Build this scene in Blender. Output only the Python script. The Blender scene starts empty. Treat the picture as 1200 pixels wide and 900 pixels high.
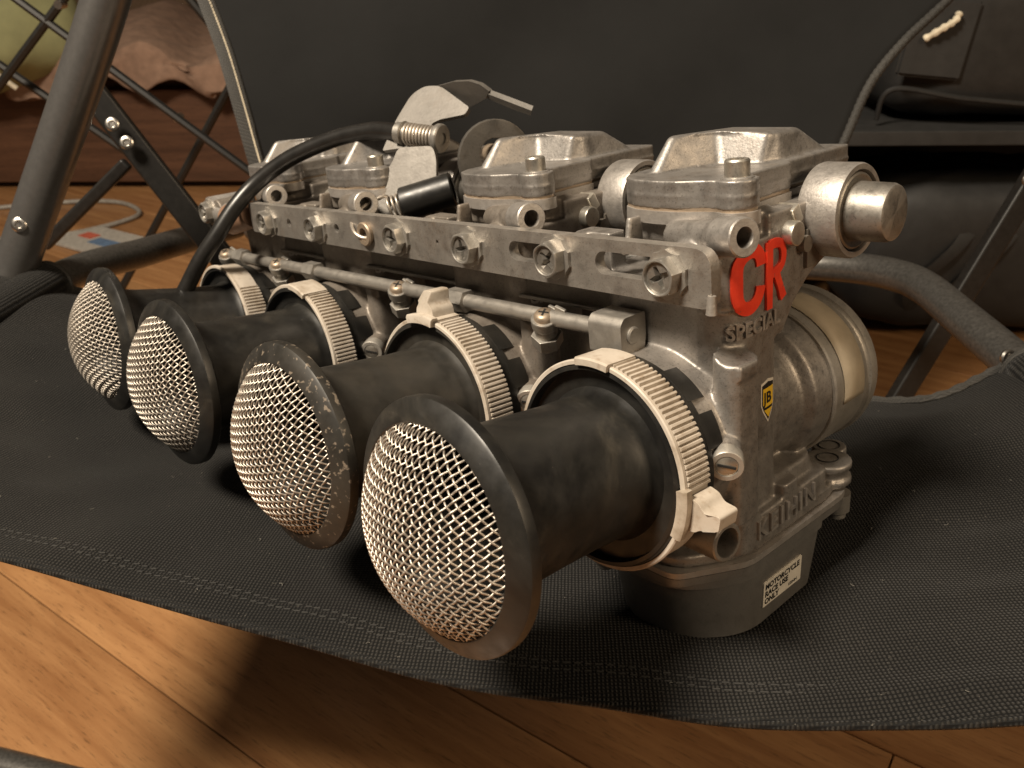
import bpy, bmesh, math, random
import numpy as np
from mathutils import Vector, Matrix
from mathutils.bvhtree import BVHTree
random.seed(7)
S = 0.001                      # everything below is written in millimetres
PI = math.pi
sc = bpy.context.scene
COL = sc.collection

# ---------------------------------------------------------------- camera, world, lamps, exposure
# bank frame: x along the carburettors, y towards the engine side, z up their slides.
# BW turns it into the world frame (floor = 0, y away along the chair's depth).
BW = Matrix(((0.711, 0.6971, -0.0927, 0), (-0.6874, 0.7167, 0.1174, 0), (0.1483, -0.0198, 0.9887, 0.330), (0, 0, 0, 1)))
def w2b(v): return BW.inverted() @ Vector(v)

cam_d = bpy.data.cameras.new('camera')
cam = bpy.data.objects.new('camera', cam_d); COL.objects.link(cam)
yaw, pitch, roll = -0.884957, 0.363511, -0.112449
f = Vector((math.cos(pitch)*math.sin(yaw), math.cos(pitch)*math.cos(yaw), -math.sin(pitch)))
r = f.cross(Vector((0, 0, 1))).normalized(); u = r.cross(f)
r2 = math.cos(roll)*r + math.sin(roll)*u; u2 = -math.sin(roll)*r + math.cos(roll)*u
cm = Matrix(((r2.x, u2.x, -f.x, .157122), (r2.y, u2.y, -f.y, -.202637), (r2.z, u2.z, -f.z, .112964), (0, 0, 0, 1)))
cam.matrix_world = BW @ cm
cam_d.sensor_width = 36; cam_d.lens = 986.25*36/1200
cam_d.clip_start = .01; cam_d.clip_end = 60
cam_d.dof.use_dof = True; cam_d.dof.focus_distance = .25; cam_d.dof.aperture_fstop = 30
sc.camera = cam

world = bpy.data.worlds.new('World'); sc.world = world; world.use_nodes = True
bg = world.node_tree.nodes['Background']
bg.inputs[0].default_value = (1.0, .84, .68, 1); bg.inputs[1].default_value = .05

def area(name, loc, target, size, power, col):
    d = bpy.data.lights.new(name, 'AREA'); d.shape = 'DISK'; d.size = size; d.energy = power; d.color = col
    o = bpy.data.objects.new(name, d); COL.objects.link(o)
    o.location = loc
    o.rotation_euler = (Vector(target)-Vector(loc)).to_track_quat('-Z', 'Y').to_euler()
    return o
area('ceiling_lamp', (-.80, -.50, 1.70), (-.05, .05, .3), .40, 60, (1.0, .87, .70))
area('fill_lamp', (1.15, -.75, 1.25), (0, .1, .2), .5, 11, (1.0, .76, .50))  # added fill, unseen: lightens the floor under the chair and right-hand faces

sc.view_settings.view_transform = 'Standard'; sc.view_settings.look = 'None'
sc.view_settings.exposure = 0.0; sc.view_settings.gamma = 1

# ---------------------------------------------------------------- materials
def mat(name, build):
    m = bpy.data.materials.new(name); m.use_nodes = True
    nt = m.node_tree; b = nt.nodes['Principled BSDF']
    build(nt, b); return m
def N(nt, t, **kw):
    n = nt.nodes.new(t)
    for k, v in kw.items():
        if k in n.inputs: n.inputs[k].default_value = v
        else: setattr(n, k, v)
    return n
def noise(nt, scale, detail=4, rough=.55, vec=None, dist=0):
    n = N(nt, 'ShaderNodeTexNoise'); n.inputs['Scale'].default_value = scale; n.inputs['Detail'].default_value = detail
    n.inputs['Roughness'].default_value = rough; n.inputs['Distortion'].default_value = dist
    if vec is None:
        tc = N(nt, 'ShaderNodeTexCoord'); oi = N(nt, 'ShaderNodeObjectInfo'); ad = N(nt, 'ShaderNodeVectorMath'); ad.operation = 'ADD'
        nt.links.new(tc.outputs['Object'], ad.inputs[0]); nt.links.new(oi.outputs['Random'], ad.inputs[1]); vec = ad.outputs[0]
    nt.links.new(vec, n.inputs['Vector']); return n
def ramp(nt, src, stops):
    rp = N(nt, 'ShaderNodeValToRGB'); e = rp.color_ramp.elements
    while len(e) < len(stops): e.new(.5)
    for el, (p, c) in zip(e, stops):
        el.position = p; el.color = c if len(c) == 4 else (*c, 1)
    nt.links.new(src, rp.inputs[0]); return rp
def mix(nt, fac, a, b, mode='MIX'):
    m = N(nt, 'ShaderNodeMix'); m.data_type = 'RGBA'; m.blend_type = mode
    for sock, v in ((m.inputs[0], fac), (m.inputs[6], a), (m.inputs[7], b)):
        if hasattr(v, 'is_output'): nt.links.new(v, sock)
        else: sock.default_value = v if not isinstance(v, tuple) or len(v) == 4 else (*v, 1)
    return m.outputs[2]
def bump(nt, b, src, dist, strength=1, prev=None):
    n = N(nt, 'ShaderNodeBump'); n.inputs['Distance'].default_value = dist; n.inputs['Strength'].default_value = strength
    nt.links.new(src, n.inputs['Height'])
    if prev is not None: nt.links.new(prev, n.inputs['Normal'])
    nt.links.new(n.outputs[0], b.inputs['Normal']); return n.outputs[0]
def rng(nt, src, a, b_, lo=0, hi=1):
    n = N(nt, 'ShaderNodeMapRange'); n.inputs[1].default_value = lo; n.inputs[2].default_value = hi
    n.inputs[3].default_value = a; n.inputs[4].default_value = b_
    nt.links.new(src, n.inputs[0]); return n.outputs[0]

def cast(c0, c1, stain, metallic=.62, r0=.38, r1=.6, grain=.12, stain_amt=.55, fine=900):
    def bld(nt, b):
        n1 = noise(nt, 110, 6); n2 = noise(nt, 60, 9, .72, dist=.3); n3 = noise(nt, fine, 3); n4 = noise(nt, 260, 5, .65)
        base = mix(nt, n1.outputs[0], c0, c1)
        st = ramp(nt, n2.outputs[0], [(.54, (0, 0, 0)), (.80, (stain_amt*.7,)*3)])
        base = mix(nt, st.outputs[0], base, stain)
        sp = ramp(nt, n4.outputs[0], [(.28, (.78,)*3), (.46, (1, 1, 1))])
        base = mix(nt, 1.0, base, sp.outputs[0], 'MULTIPLY')
        n5 = noise(nt, 1500, 2, .5); pit = ramp(nt, n5.outputs[0], [(.30, (.68,)*3), (.42, (1, 1, 1))])
        base = mix(nt, 1.0, base, pit.outputs[0], 'MULTIPLY')
        geo = N(nt, 'ShaderNodeNewGeometry')
        edge = ramp(nt, geo.outputs['Pointiness'], [(.52, (0, 0, 0)), (.60, (.55,)*3)])
        base = mix(nt, edge.outputs[0], base, tuple(min(1, x*1.45) for x in c1))
        nt.links.new(base, b.inputs['Base Color'])
        b.inputs['Metallic'].default_value = metallic
        nt.links.new(rng(nt, n4.outputs[0], r0, r1, .3, .7), b.inputs['Roughness'])
        bump(nt, b, n3.outputs[0], grain*S, .8)
    return bld
M_cast = mat('cast_aluminium', cast((.23, .21, .19), (.42, .395, .37), (.14, .095, .058), metallic=.72, stain_amt=.95))
M_castdirtyshade = mat('grimy_shaded_cast', cast((.15, .125, .10), (.28, .25, .22), (.07, .045, .028), metallic=.5, r0=.42, r1=.65, stain_amt=1.0))  # grimy bodies, colour also darkened for the shade under rail and covers
M_plate = mat('dull_plate', cast((.055, .051, .046), (.15, .14, .128), (.07, .048, .03), metallic=.6, r0=.42, r1=.6, grain=.06, stain_amt=1.2))
M_rail = mat('rail_steel', cast((.27, .25, .225), (.44, .41, .375), (.20, .125, .07), metallic=.75, r0=.34, r1=.55, grain=.14, stain_amt=.8))
M_cover = mat('cover_aluminium', cast((.20, .187, .175), (.36, .34, .32), (.16, .11, .068), metallic=.7, grain=.12, stain_amt=.9))
M_bowl = mat('bowl_zinc', cast((.14, .132, .122), (.25, .238, .222), (.12, .085, .055), metallic=.65, r0=.3, r1=.5, grain=.05))
M_steel = mat('plated_steel', cast((.40, .375, .33), (.58, .55, .49), (.25, .16, .09), metallic=.9, r0=.3, r1=.5, grain=.05, stain_amt=.5))
M_zinc = mat('zinc_steel', cast((.24, .225, .20), (.38, .36, .33), (.17, .11, .07), metallic=.8, r0=.36, r1=.55, grain=.05, stain_amt=.6))
M_rod = mat('dull_rod_steel', cast((.22, .20, .18), (.34, .32, .29), (.13, .08, .05), metallic=.8, r0=.4, r1=.6, grain=.05, stain_amt=.8))
M_brass = mat('rusty_brass', cast((.25, .19, .14), (.34, .27, .20), (.14, .09, .06), metallic=.6, grain=.03, stain_amt=.7))
M_darkcast = mat('grimy_bracket', cast((.10, .085, .07), (.20, .18, .155), (.06, .04, .025), metallic=.6, grain=.08))
M_machined = mat('machined_aluminium', cast((.30, .28, .25), (.42, .395, .355), (.22, .17, .12), metallic=.65, r0=.40, r1=.55, grain=.02, stain_amt=.35))
M_rust = mat('rust_brown', cast((.16, .09, .055), (.24, .14, .09), (.09, .05, .03), metallic=.2, grain=.06))

def rubber(nt, b):
    n1 = noise(nt, 45, 7, .65, dist=1.0); n2 = noise(nt, 700, 3); n3 = noise(nt, 160, 4)
    st = ramp(nt, n1.outputs[0], [(.40, (.008, .0077, .0072)), (.58, (.016, .015, .013)), (.78, (.045, .040, .032))])
    sp = ramp(nt, n2.outputs[0], [(.74, (0, 0, 0)), (.80, (.35,)*3)])
    nt.links.new(mix(nt, sp.outputs[0], st.outputs[0], (.22, .19, .15)), b.inputs['Base Color'])
    nt.links.new(rng(nt, n3.outputs[0], .30, .52, .3, .7), b.inputs['Roughness'])
    bump(nt, b, n3.outputs[0], .10*S, .5)
M_rubber = mat('black_rubber', rubber)
def rubber_dusty(nt, b):
    n1 = noise(nt, 45, 7, .65); n2 = noise(nt, 520, 2, .5); n3 = noise(nt, 200, 4)
    st = ramp(nt, n1.outputs[0], [(.40, (.014, .013, .011)), (.75, (.04, .035, .028))])
    sp = ramp(nt, n2.outputs[0], [(.60, (0, 0, 0)), (.68, (.6,)*3)])
    tc = N(nt, 'ShaderNodeTexCoord'); sx = N(nt, 'ShaderNodeSeparateXYZ'); nt.links.new(tc.outputs['Object'], sx.inputs[0])
    lim = N(nt, 'ShaderNodeMath'); lim.operation = 'MULTIPLY'; nt.links.new(sp.outputs[0], lim.inputs[0]); nt.links.new(rng(nt, sx.outputs[1], 1, 0, -.062, -.056), lim.inputs[1])
    nt.links.new(mix(nt, lim.outputs[0], st.outputs[0], (.26, .21, .16)), b.inputs['Base Color'])
    nt.links.new(rng(nt, n3.outputs[0], .4, .6, .3, .7), b.inputs['Roughness'])
    bump(nt, b, n2.outputs[0], .03*S, .5)
M_rubber2 = mat('speckled_rubber', rubber_dusty)
def plain(col, rough, metallic=0, var=.25, scale=120, bmp=.05, spec=.5):
    def bld(nt, b):
        n1 = noise(nt, scale, 6, .6)
        lo = tuple(x*(1-var) for x in col); hi = tuple(min(1, x*(1+var)) for x in col)
        rp = ramp(nt, n1.outputs[0], [(.3, lo), (.7, hi)])
        nt.links.new(rp.outputs[0], b.inputs['Base Color'])
        b.inputs['Roughness'].default_value = rough; b.inputs['Metallic'].default_value = metallic
        b.inputs['Specular IOR Level'].default_value = spec
        bump(nt, b, n1.outputs[0], bmp*S, .6)
    return bld
def clampmat(nt, b):
    n1 = noise(nt, 60, 6, .65); n2 = noise(nt, 330, 4, .6)
    a = ramp(nt, n1.outputs[0], [(.32, (.27, .22, .165)), (.50, (.46, .405, .34)), (.8, (.56, .51, .45))])
    st = ramp(nt, n2.outputs[0], [(.58, (0, 0, 0)), (.76, (.6,)*3)])
    nt.links.new(mix(nt, st.outputs[0], a.outputs[0], (.24, .16, .10)), b.inputs['Base Color'])
    b.inputs['Roughness'].default_value = .46
    bump(nt, b, n2.outputs[0], .06*S, .5)
M_clamp = mat('beige_plastic', clampmat)
M_wire = mat('steel_wire', plain((.52, .47, .41), .46, .85, .18, 90, 0.0))
def redpaint(nt, b):
    n1 = noise(nt, 420, 5, .65); n2 = noise(nt, 150, 4)
    base = ramp(nt, n2.outputs[0], [(.3, (.70, .035, .014)), (.7, (.90, .062, .022))])
    ch = ramp(nt, n1.outputs[0], [(.66, (0, 0, 0)), (.70, (.85,)*3)])
    nt.links.new(mix(nt, ch.outputs[0], base.outputs[0], (.22, .10, .07)), b.inputs['Base Color'])
    b.inputs['Roughness'].default_value = .45; bump(nt, b, n1.outputs[0], .06*S, .5)
M_red = mat('red_paint', redpaint)
M_yellow = mat('yellow_print', plain((.80, .52, .03), .4, 0, .06, 300, .01))
M_white = mat('white_sticker', plain((.70, .66, .58), .45, 0, .08, 200, .02))
M_black = mat('black_print', plain((.012, .011, .010), .5, 0, .1, 200, .0))
M_silverlabel = mat('pale_band_label', plain((.42, .355, .26), .55, .1, .15, 110, .03))
M_blackplastic = mat('black_cable', plain((.014, .013, .012), .34, 0, .4, 160, .05))
M_darkhole = mat('dark_cavity', plain((.01, .009, .008), .8, 0, .2, 200, 0))
M_tube = mat('black_painted_tube', plain((.10, .095, .088), .36, .6, .35, 500, .03))
M_flatbar = mat('black_flat_bar', plain((.012, .011, .010), .45, .2, .3, 300, .03))
M_post = mat('semigloss_black_tube', plain((.24, .232, .225), .30, .8, .08, 300, .008))
M_lint = mat('grey_lint', plain((.16, .15, .13), .9))
M_stitch = mat('dark_thread', plain((.028, .027, .025), .8))
M_rivet = mat('rivet_steel', plain((.55, .52, .48), .3, 1.0, .15, 300, .0))
def fabric(scale, c0, c1, dust, axis='X', bd=.18, rgh=.55):
    def bld(nt, b):
        tc = N(nt, 'ShaderNodeTexCoord')
        w1 = N(nt, 'ShaderNodeTexWave'); w1.bands_direction = 'X'; w1.inputs['Scale'].default_value = scale
        w1.inputs['Distortion'].default_value = 1.3; w1.inputs['Detail'].default_value = 2; w1.inputs['Detail Scale'].default_value = 2
        w2 = N(nt, 'ShaderNodeTexWave'); w2.bands_direction = 'Y'; w2.inputs['Scale'].default_value = scale*.8
        w2.inputs['Distortion'].default_value = 1.4; w2.inputs['Detail'].default_value = 2
        nt.links.new(tc.outputs['Object'], w1.inputs['Vector']); nt.links.new(tc.outputs['Object'], w2.inputs['Vector'])
        n1 = noise(nt, 16, 6, .6); n2 = noise(nt, 900, 2, .5); n3 = noise(nt, 60, 5)
        wv = N(nt, 'ShaderNodeMath'); wv.operation = 'MULTIPLY'; nt.links.new(w1.outputs['Fac'], wv.inputs[0]); nt.links.new(w2.outputs['Fac'], wv.inputs[1])
        col = mix(nt, rng(nt, wv.outputs[0], 0, 1, .02, .62), c0, c1)
        big = ramp(nt, n1.outputs[0], [(.3, (.72,)*3), (.72, (1.25,)*3)])
        col = mix(nt, 1.0, col, big.outputs[0], 'MULTIPLY')
        sp = ramp(nt, n2.outputs[0], [(.70, (0, 0, 0)), (.80, (dust,)*3)])
        col = mix(nt, sp.outputs[0], col, (.20, .18, .15))
        nt.links.new(col, b.inputs['Base Color'])
        b.inputs['Roughness'].default_value = rgh; b.inputs['Specular IOR Level'].default_value = .22
        b.inputs['Sheen Weight'].default_value = .04; b.inputs['Sheen Roughness'].default_value = .5
        nn = bump(nt, b, wv.outputs[0], bd*S, .9); bump(nt, b, n3.outputs[0], .5*S, .5, nn)
    return bld
M_seat = mat('black_canvas', fabric(250, (.002, .002, .002), (.026, .024, .021), .5, bd=.45, rgh=.75))
M_back = mat('black_canvas_back', fabric(900, (.0045, .0044, .0042), (.0075, .0073, .007), .04, bd=.03, rgh=.8))
M_hem = mat('hem_webbing', fabric(500, (.03, .029, .027), (.07, .066, .06), .5))
M_bag = mat('black_bag_cloth', plain((.011, .0105, .010), .6, 0, .35, 60, .3))
M_bag2 = mat('charcoal_bag_cloth', plain((.018, .0175, .017), .7, 0, .25, 60, .3))

def mk_wood(c0, c1, rough=.34):
    def bld(nt, b):
        tc = N(nt, 'ShaderNodeTexCoord'); mp = N(nt, 'ShaderNodeMapping'); mp.inputs['Scale'].default_value = (1.0, 14, 14)
        oi = N(nt, 'ShaderNodeObjectInfo')
        ad = N(nt, 'ShaderNodeVectorMath'); ad.operation = 'ADD'
        nt.links.new(tc.outputs['Object'], mp.inputs['Vector'])
        sc_ = N(nt, 'ShaderNodeVectorMath'); sc_.operation = 'SCALE'; sc_.inputs[0].default_value = (37, 91, 13)
        nt.links.new(oi.outputs['Random'], sc_.inputs['Scale'])
        nt.links.new(mp.outputs[0], ad.inputs[0]); nt.links.new(sc_.outputs[0], ad.inputs[1])
        n1 = noise(nt, 4.5, 6, .62, ad.outputs[0], .5); n2 = noise(nt, 60, 5, .65, ad.outputs[0])
        base = ramp(nt, n1.outputs[0], [(.33, c0), (.50, tuple((a+b_)/2 for a, b_ in zip(c0, c1))), (.66, c1)])
        pore = ramp(nt, n2.outputs[0], [(.34, (.55,)*3), (.44, (1, 1, 1))])
        col = mix(nt, 1.0, base.outputs[0], pore.outputs[0], 'MULTIPLY')
        br_ = N(nt, 'ShaderNodeMapRange'); br_.inputs[3].default_value = .85; br_.inputs[4].default_value = 1.1
        nt.links.new(oi.outputs['Random'], br_.inputs[0])
        cc = N(nt, 'ShaderNodeCombineColor')
        for i in range(3): nt.links.new(br_.outputs[0], cc.inputs[i])
        col = mix(nt, 1.0, col, cc.outputs[0], 'MULTIPLY')
        nt.links.new(col, b.inputs['Base Color']); b.inputs['Roughness'].default_value = rough
        bump(nt, b, n2.outputs[0], .06*S, .4)
    return bld
M_wood = mat('oak_floor', mk_wood((.26, .118, .045), (.43, .225, .095)))
M_gap = mat('floor_joint', plain((.05, .022, .010), .8))
M_bedwood = mat('dark_bed_wood', mk_wood((.06, .026, .013), (.11, .05, .026), .5))
M_blanket = mat('brown_blanket', plain((.24, .150, .105), .95, 0, .25, 40, 1.2))
M_pillow = mat('green_pillow', plain((.26, .26, .13), .9, 0, .15, 20, .5))
M_piping = mat('cream_piping', plain((.62, .55, .42), .8))
M_wall = mat('brown_wall', plain((.16, .10, .06), .9))
M_paper = mat('paper', plain((.36, .33, .29), .7))
M_blueprint = mat('blue_print', plain((.10, .16, .26), .6))
M_redprint = mat('red_print', plain((.45, .10, .06), .6))
M_cord = mat('grey_cord', plain((.26, .24, .21), .5))

# ---------------------------------------------------------------- mesh helpers (mm)
def obj(name, bm, m, parent=None, loc=(0, 0, 0), bevel=0, seg=2, ang=30, sharp=38, smooth=True, recalc=True):
    if bevel:
        es = [e for e in bm.edges if len(e.link_faces) == 2 and e.calc_face_angle(0) > math.radians(ang)]
        if es: bmesh.ops.bevel(bm, geom=es, offset=bevel, segments=seg, profile=.5, affect='EDGES', clamp_overlap=True)
    if recalc: bmesh.ops.recalc_face_normals(bm, faces=bm.faces)
    for v in bm.verts: v.co *= S
    me = bpy.data.meshes.new(name); bm.to_mesh(me); bm.free()
    if smooth:
        me.polygons.foreach_set('use_smooth', [True]*len(me.polygons)); me.set_sharp_from_angle(angle=math.radians(sharp))
    me.materials.append(m)
    o = bpy.data.objects.new(name, me); COL.objects.link(o)
    o.location = Vector(loc)*S
    if parent: o.parent = parent
    if bevel and smooth:
        wn = o.modifiers.new('normals', 'WEIGHTED_NORMAL'); wn.keep_sharp = True; wn.weight = 80
    return o
def empty(name, label, cat, loc=(0, 0, 0), group=None):
    o = bpy.data.objects.new(name, None); COL.objects.link(o); o.empty_display_size = .02
    o.location = Vector(loc)*S
    o['label'] = label; o['category'] = cat
    if group: o['group'] = group
    return o
def tag(o, label, cat, group=None):
    o['label'] = label; o['category'] = cat
    if group: o['group'] = group
    return o
def frame_of(d):
    d = Vector(d).normalized(); a = Vector((0, 0, 1)) if abs(d.z) < .9 else Vector((1, 0, 0))
    x = a.cross(d).normalized(); return x, d.cross(x), d
def ring_faces(bm, rings, closed=True, cap0=True, cap1=True):
    for a, b in zip(rings[:-1], rings[1:]):
        n = len(a)
        for i in range(n if closed else n-1):
            j = (i+1) % n
            try: bm.faces.new((a[i], a[j], b[j], b[i]))
            except ValueError: pass
    if closed and cap0: bm.faces.new(rings[0][::-1])
    if closed and cap1: bm.faces.new(rings[-1])
def lathe(bm, prof, origin=(0, 0, 0), d=(0, 1, 0), seg=48, cap0=False, cap1=False, loop=False):
    """prof: list of (distance along d, radius)"""
    x, y, z = frame_of(d); o = Vector(origin); rings = []
    for t, rr_ in prof:
        rings.append([bm.verts.new(o + z*t + (x*math.cos(2*PI*i/seg) + y*math.sin(2*PI*i/seg))*rr_) for i in range(seg)])
    if loop: rings.append(rings[0])
    ring_faces(bm, rings, True, cap0, cap1); return bm
def cyl(bm, p0, p1, r0, r1=None, seg=24):
    p0 = Vector(p0); p1 = Vector(p1)
    return lathe(bm, [(0, r0), ((p1-p0).length, r0 if r1 is None else r1)], p0, p1-p0, seg, True, True)
def spline(pts, n=8):
    P = [Vector(p) for p in pts]; out = []
    for i in range(len(P)-1):
        a = P[max(i-1, 0)]; b = P[i]; c = P[i+1]; d = P[min(i+2, len(P)-1)]
        for k in range(n):
            t = k/n
            out.append(.5*((2*b) + (c-a)*t + (2*a-5*b+4*c-d)*t*t + (3*b-a-3*c+d)*t**3))
    out.append(P[-1]); return out
def tube(bm, path, rad, seg=10, caps=True):
    P = [Vector(p) for p in path]; rings = []
    t = (P[1]-P[0]).normalized(); x, y, _ = frame_of(t)
    for i, p in enumerate(P):
        t2 = (P[min(i+1, len(P)-1)] - P[max(i-1, 0)]).normalized()
        q = t.rotation_difference(t2); x = q @ x; t = t2; y = t.cross(x)
        rr_ = rad[i] if isinstance(rad, (list, tuple)) else rad
        rings.append([bm.verts.new(p + (x*math.cos(2*PI*k/seg) + y*math.sin(2*PI*k/seg))*rr_) for k in range(seg)])
    ring_faces(bm, rings, True, caps, caps); return bm
AX = {'x': (1, 2, 0), 'y': (0, 2, 1), 'z': (0, 1, 2)}
def prism(bm, pts, axis, a, b, top=None):
    """pts: 2D outline in the two other axes; top: other outline at b"""
    i, j, k = AX[axis]
    def V(p, t):
        c = [0, 0, 0]; c[i] = p[0]; c[j] = p[1]; c[k] = t if len(p) < 3 else p[2]; return bm.verts.new(c)
    A = [V(p, a) for p in pts]; B = [V(p, b) for p in (top or pts)]
    ring_faces(bm, [A, B]); return bm
def rr(x0, x1, y0, y1, rad, n=5):
    out = []
    for cx, cy, a0 in ((x1-rad, y1-rad, 0), (x0+rad, y1-rad, 90), (x0+rad, y0+rad, 180), (x1-rad, y0+rad, 270)):
        for k in range(n+1):
            a = math.radians(a0 + 90*k/n); out.append((cx+rad*math.cos(a), cy+rad*math.sin(a)))
    return out
def rpoly(pts, rad, n=4):
    """round the corners of a polygon"""
    out = []; m = len(pts)
    for i in range(m):
        p = Vector(pts[i][:2]); a = Vector(pts[i-1][:2])-p; b = Vector(pts[(i+1) % m][:2])-p
        rd = rad[i] if isinstance(rad, (list, tuple)) else rad
        k = min(rd, a.length*.45, b.length*.45)
        A = p + a.normalized()*k; B = p + b.normalized()*k
        for j in range(n+1):
            t = j/n; out.append(tuple((1-t)**2*A + 2*t*(1-t)*p + t*t*B))
    return out
def circle(cx, cy, rad, n=20): return [(cx+rad*math.cos(2*PI*i/n), cy+rad*math.sin(2*PI*i/n)) for i in range(n)]
def plate(bm, outline, holes, axis, a, b):
    """flat plate with holes, between a and b along axis"""
    i, j, k = AX[axis]
    loops = [outline]+list(holes); es = []; vs = []
    for lp in loops:
        L = []
        for p in lp:
            c = [0, 0, 0]; c[i] = p[0]; c[j] = p[1]; c[k] = a; L.append(bm.verts.new(c))
        for q in range(len(L)): es.append(bm.edges.new((L[q], L[(q+1) % len(L)])))
        vs += L
    g = bmesh.ops.triangle_fill(bm, edges=es, use_beauty=True, use_dissolve=False)
    fs = [x for x in g['geom'] if isinstance(x, bmesh.types.BMFace)]
    e = bmesh.ops.extrude_face_region(bm, geom=fs)
    d = Vector((0, 0, 0)); d[k] = b-a
    bmesh.ops.translate(bm, vec=d, verts=[x for x in e['geom'] if isinstance(x, bmesh.types.BMVert)])
    return bm
def boxm(bm, c, s, rot=None):
    g = bmesh.ops.create_cube(bm, size=1)
    m = Matrix.Translation(Vector(c)) @ (rot.to_4x4() if rot else Matrix()) @ Matrix.Diagonal((*s, 1))
    bmesh.ops.transform(bm, matrix=m, verts=g['verts']); return g['verts']
def xf(bm, m): bmesh.ops.transform(bm, matrix=m, verts=bm.verts); return bm
def text_bm(s, size, bold=0, spacing=1, align='LEFT', line=1.0):
    cu = bpy.data.curves.new('t', 'FONT'); cu.body = s; cu.size = size; cu.offset = bold; cu.space_character = spacing; cu.align_x = align
    cu.space_line = line; cu.resolution_u = 3
    o = bpy.data.objects.new('t', cu); COL.objects.link(o); bpy.context.view_layer.update()
    ev = o.evaluated_get(bpy.context.evaluated_depsgraph_get()); me = ev.to_mesh()
    bm = bmesh.new(); bm.from_mesh(me); ev.to_mesh_clear(); bpy.data.objects.remove(o); bpy.data.curves.remove(cu)
    bmesh.ops.remove_doubles(bm, verts=bm.verts, dist=1e-4); return bm
def remesh(bm, voxel, smooth=4, name='casting'):
    for v in bm.verts: v.co *= S
    me = bpy.data.meshes.new(name); bm.to_mesh(me); bm.free()
    o = bpy.data.objects.new(name, me); COL.objects.link(o)
    m = o.modifiers.new('r', 'REMESH'); m.mode = 'VOXEL'; m.voxel_size = voxel*S
    m2 = o.modifiers.new('s', 'SMOOTH'); m2.factor = .5; m2.iterations = smooth
    bpy.context.view_layer.update()
    me2 = bpy.data.meshes.new_from_object(o.evaluated_get(bpy.context.evaluated_depsgraph_get()))
    me2.name = name; bpy.data.objects.remove(o)
    me2.polygons.foreach_set('use_smooth', [True]*len(me2.polygons)); return me2
def project(bm2, bvh, O, U, V, Nn, h, sink=.4):
    """lay flat letters (u, v) on a surface, standing h mm proud of it"""
    O, U, V, Nn = Vector(O), Vector(U).normalized(), Vector(V).normalized(), Vector(Nn).normalized()
    bmesh.ops.triangulate(bm2, faces=bm2.faces)
    bmesh.ops.subdivide_edges(bm2, edges=[e for e in bm2.edges if e.calc_length() > 1.5], cuts=2, use_grid_fill=False)
    bmesh.ops.triangulate(bm2, faces=bm2.faces)
    g = bmesh.ops.extrude_face_region(bm2, geom=list(bm2.faces))
    top = {x for x in g['geom'] if isinstance(x, bmesh.types.BMVert)}
    for v in bm2.verts:
        P = O + U*v.co.x + V*v.co.y
        hit = bvh.ray_cast((P+Nn*30)*S, -Nn)[0]
        Q = hit/S if hit else P
        v.co = Q + Nn*(h if v in top else -sink)
    return bm2
def copy_part(o, parent, loc=None):
    c = o.copy(); COL.objects.link(c); c.parent = parent
    if loc is not None: c.location = Vector(loc)*S
    for ch in [x for x in bpy.data.objects if x.parent == o]: copy_part(ch, c)
    return c

# ---------------------------------------------------------------- floor and room (world mm)
floor = bpy.data.objects.new('floor', None); COL.objects.link(floor); floor['kind'] = 'structure'
bm = bmesh.new(); boxm(bm, (0, 900, -14), (6000, 6000, 20)); obj('underlay', bm, M_gap, floor, smooth=False)
pa = math.atan2(-.52, .854)        # boards run this way
pitch_b = 118.0
pd = Vector((math.cos(pa), math.sin(pa), 0)); pn = Vector((-math.sin(pa), math.cos(pa), 0))
off0 = Vector((-521, 285, 0)).dot(pn)
bm0 = bmesh.new(); boxm(bm0, (0, 0, -3), (909, pitch_b-1.1, 6))
board = obj('floor_board', bm0, M_wood, floor, bevel=.5, seg=1)
board.rotation_euler.z = pa
first = True
for k in range(-20, 22):
    for j in range(-4, 4):
        a = (j + (.5 if -3 < k < 6 else k*.37 % 1) + .08*(k % 2))*910
        p = pd*a + pn*(off0 + (k+.5)*pitch_b)
        if not (-2700 < p.x < 1500 and -900 < p.y < 2600): continue
        if first: o = board; first = False
        else: o = board.copy(); COL.objects.link(o)
        o.location = p*S
bm = bmesh.new(); boxm(bm, (-600, 2700, 1200), (5000, 60, 2500)); o = obj('back_wall', bm, M_wall, smooth=False); o['kind'] = 'structure'

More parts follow.
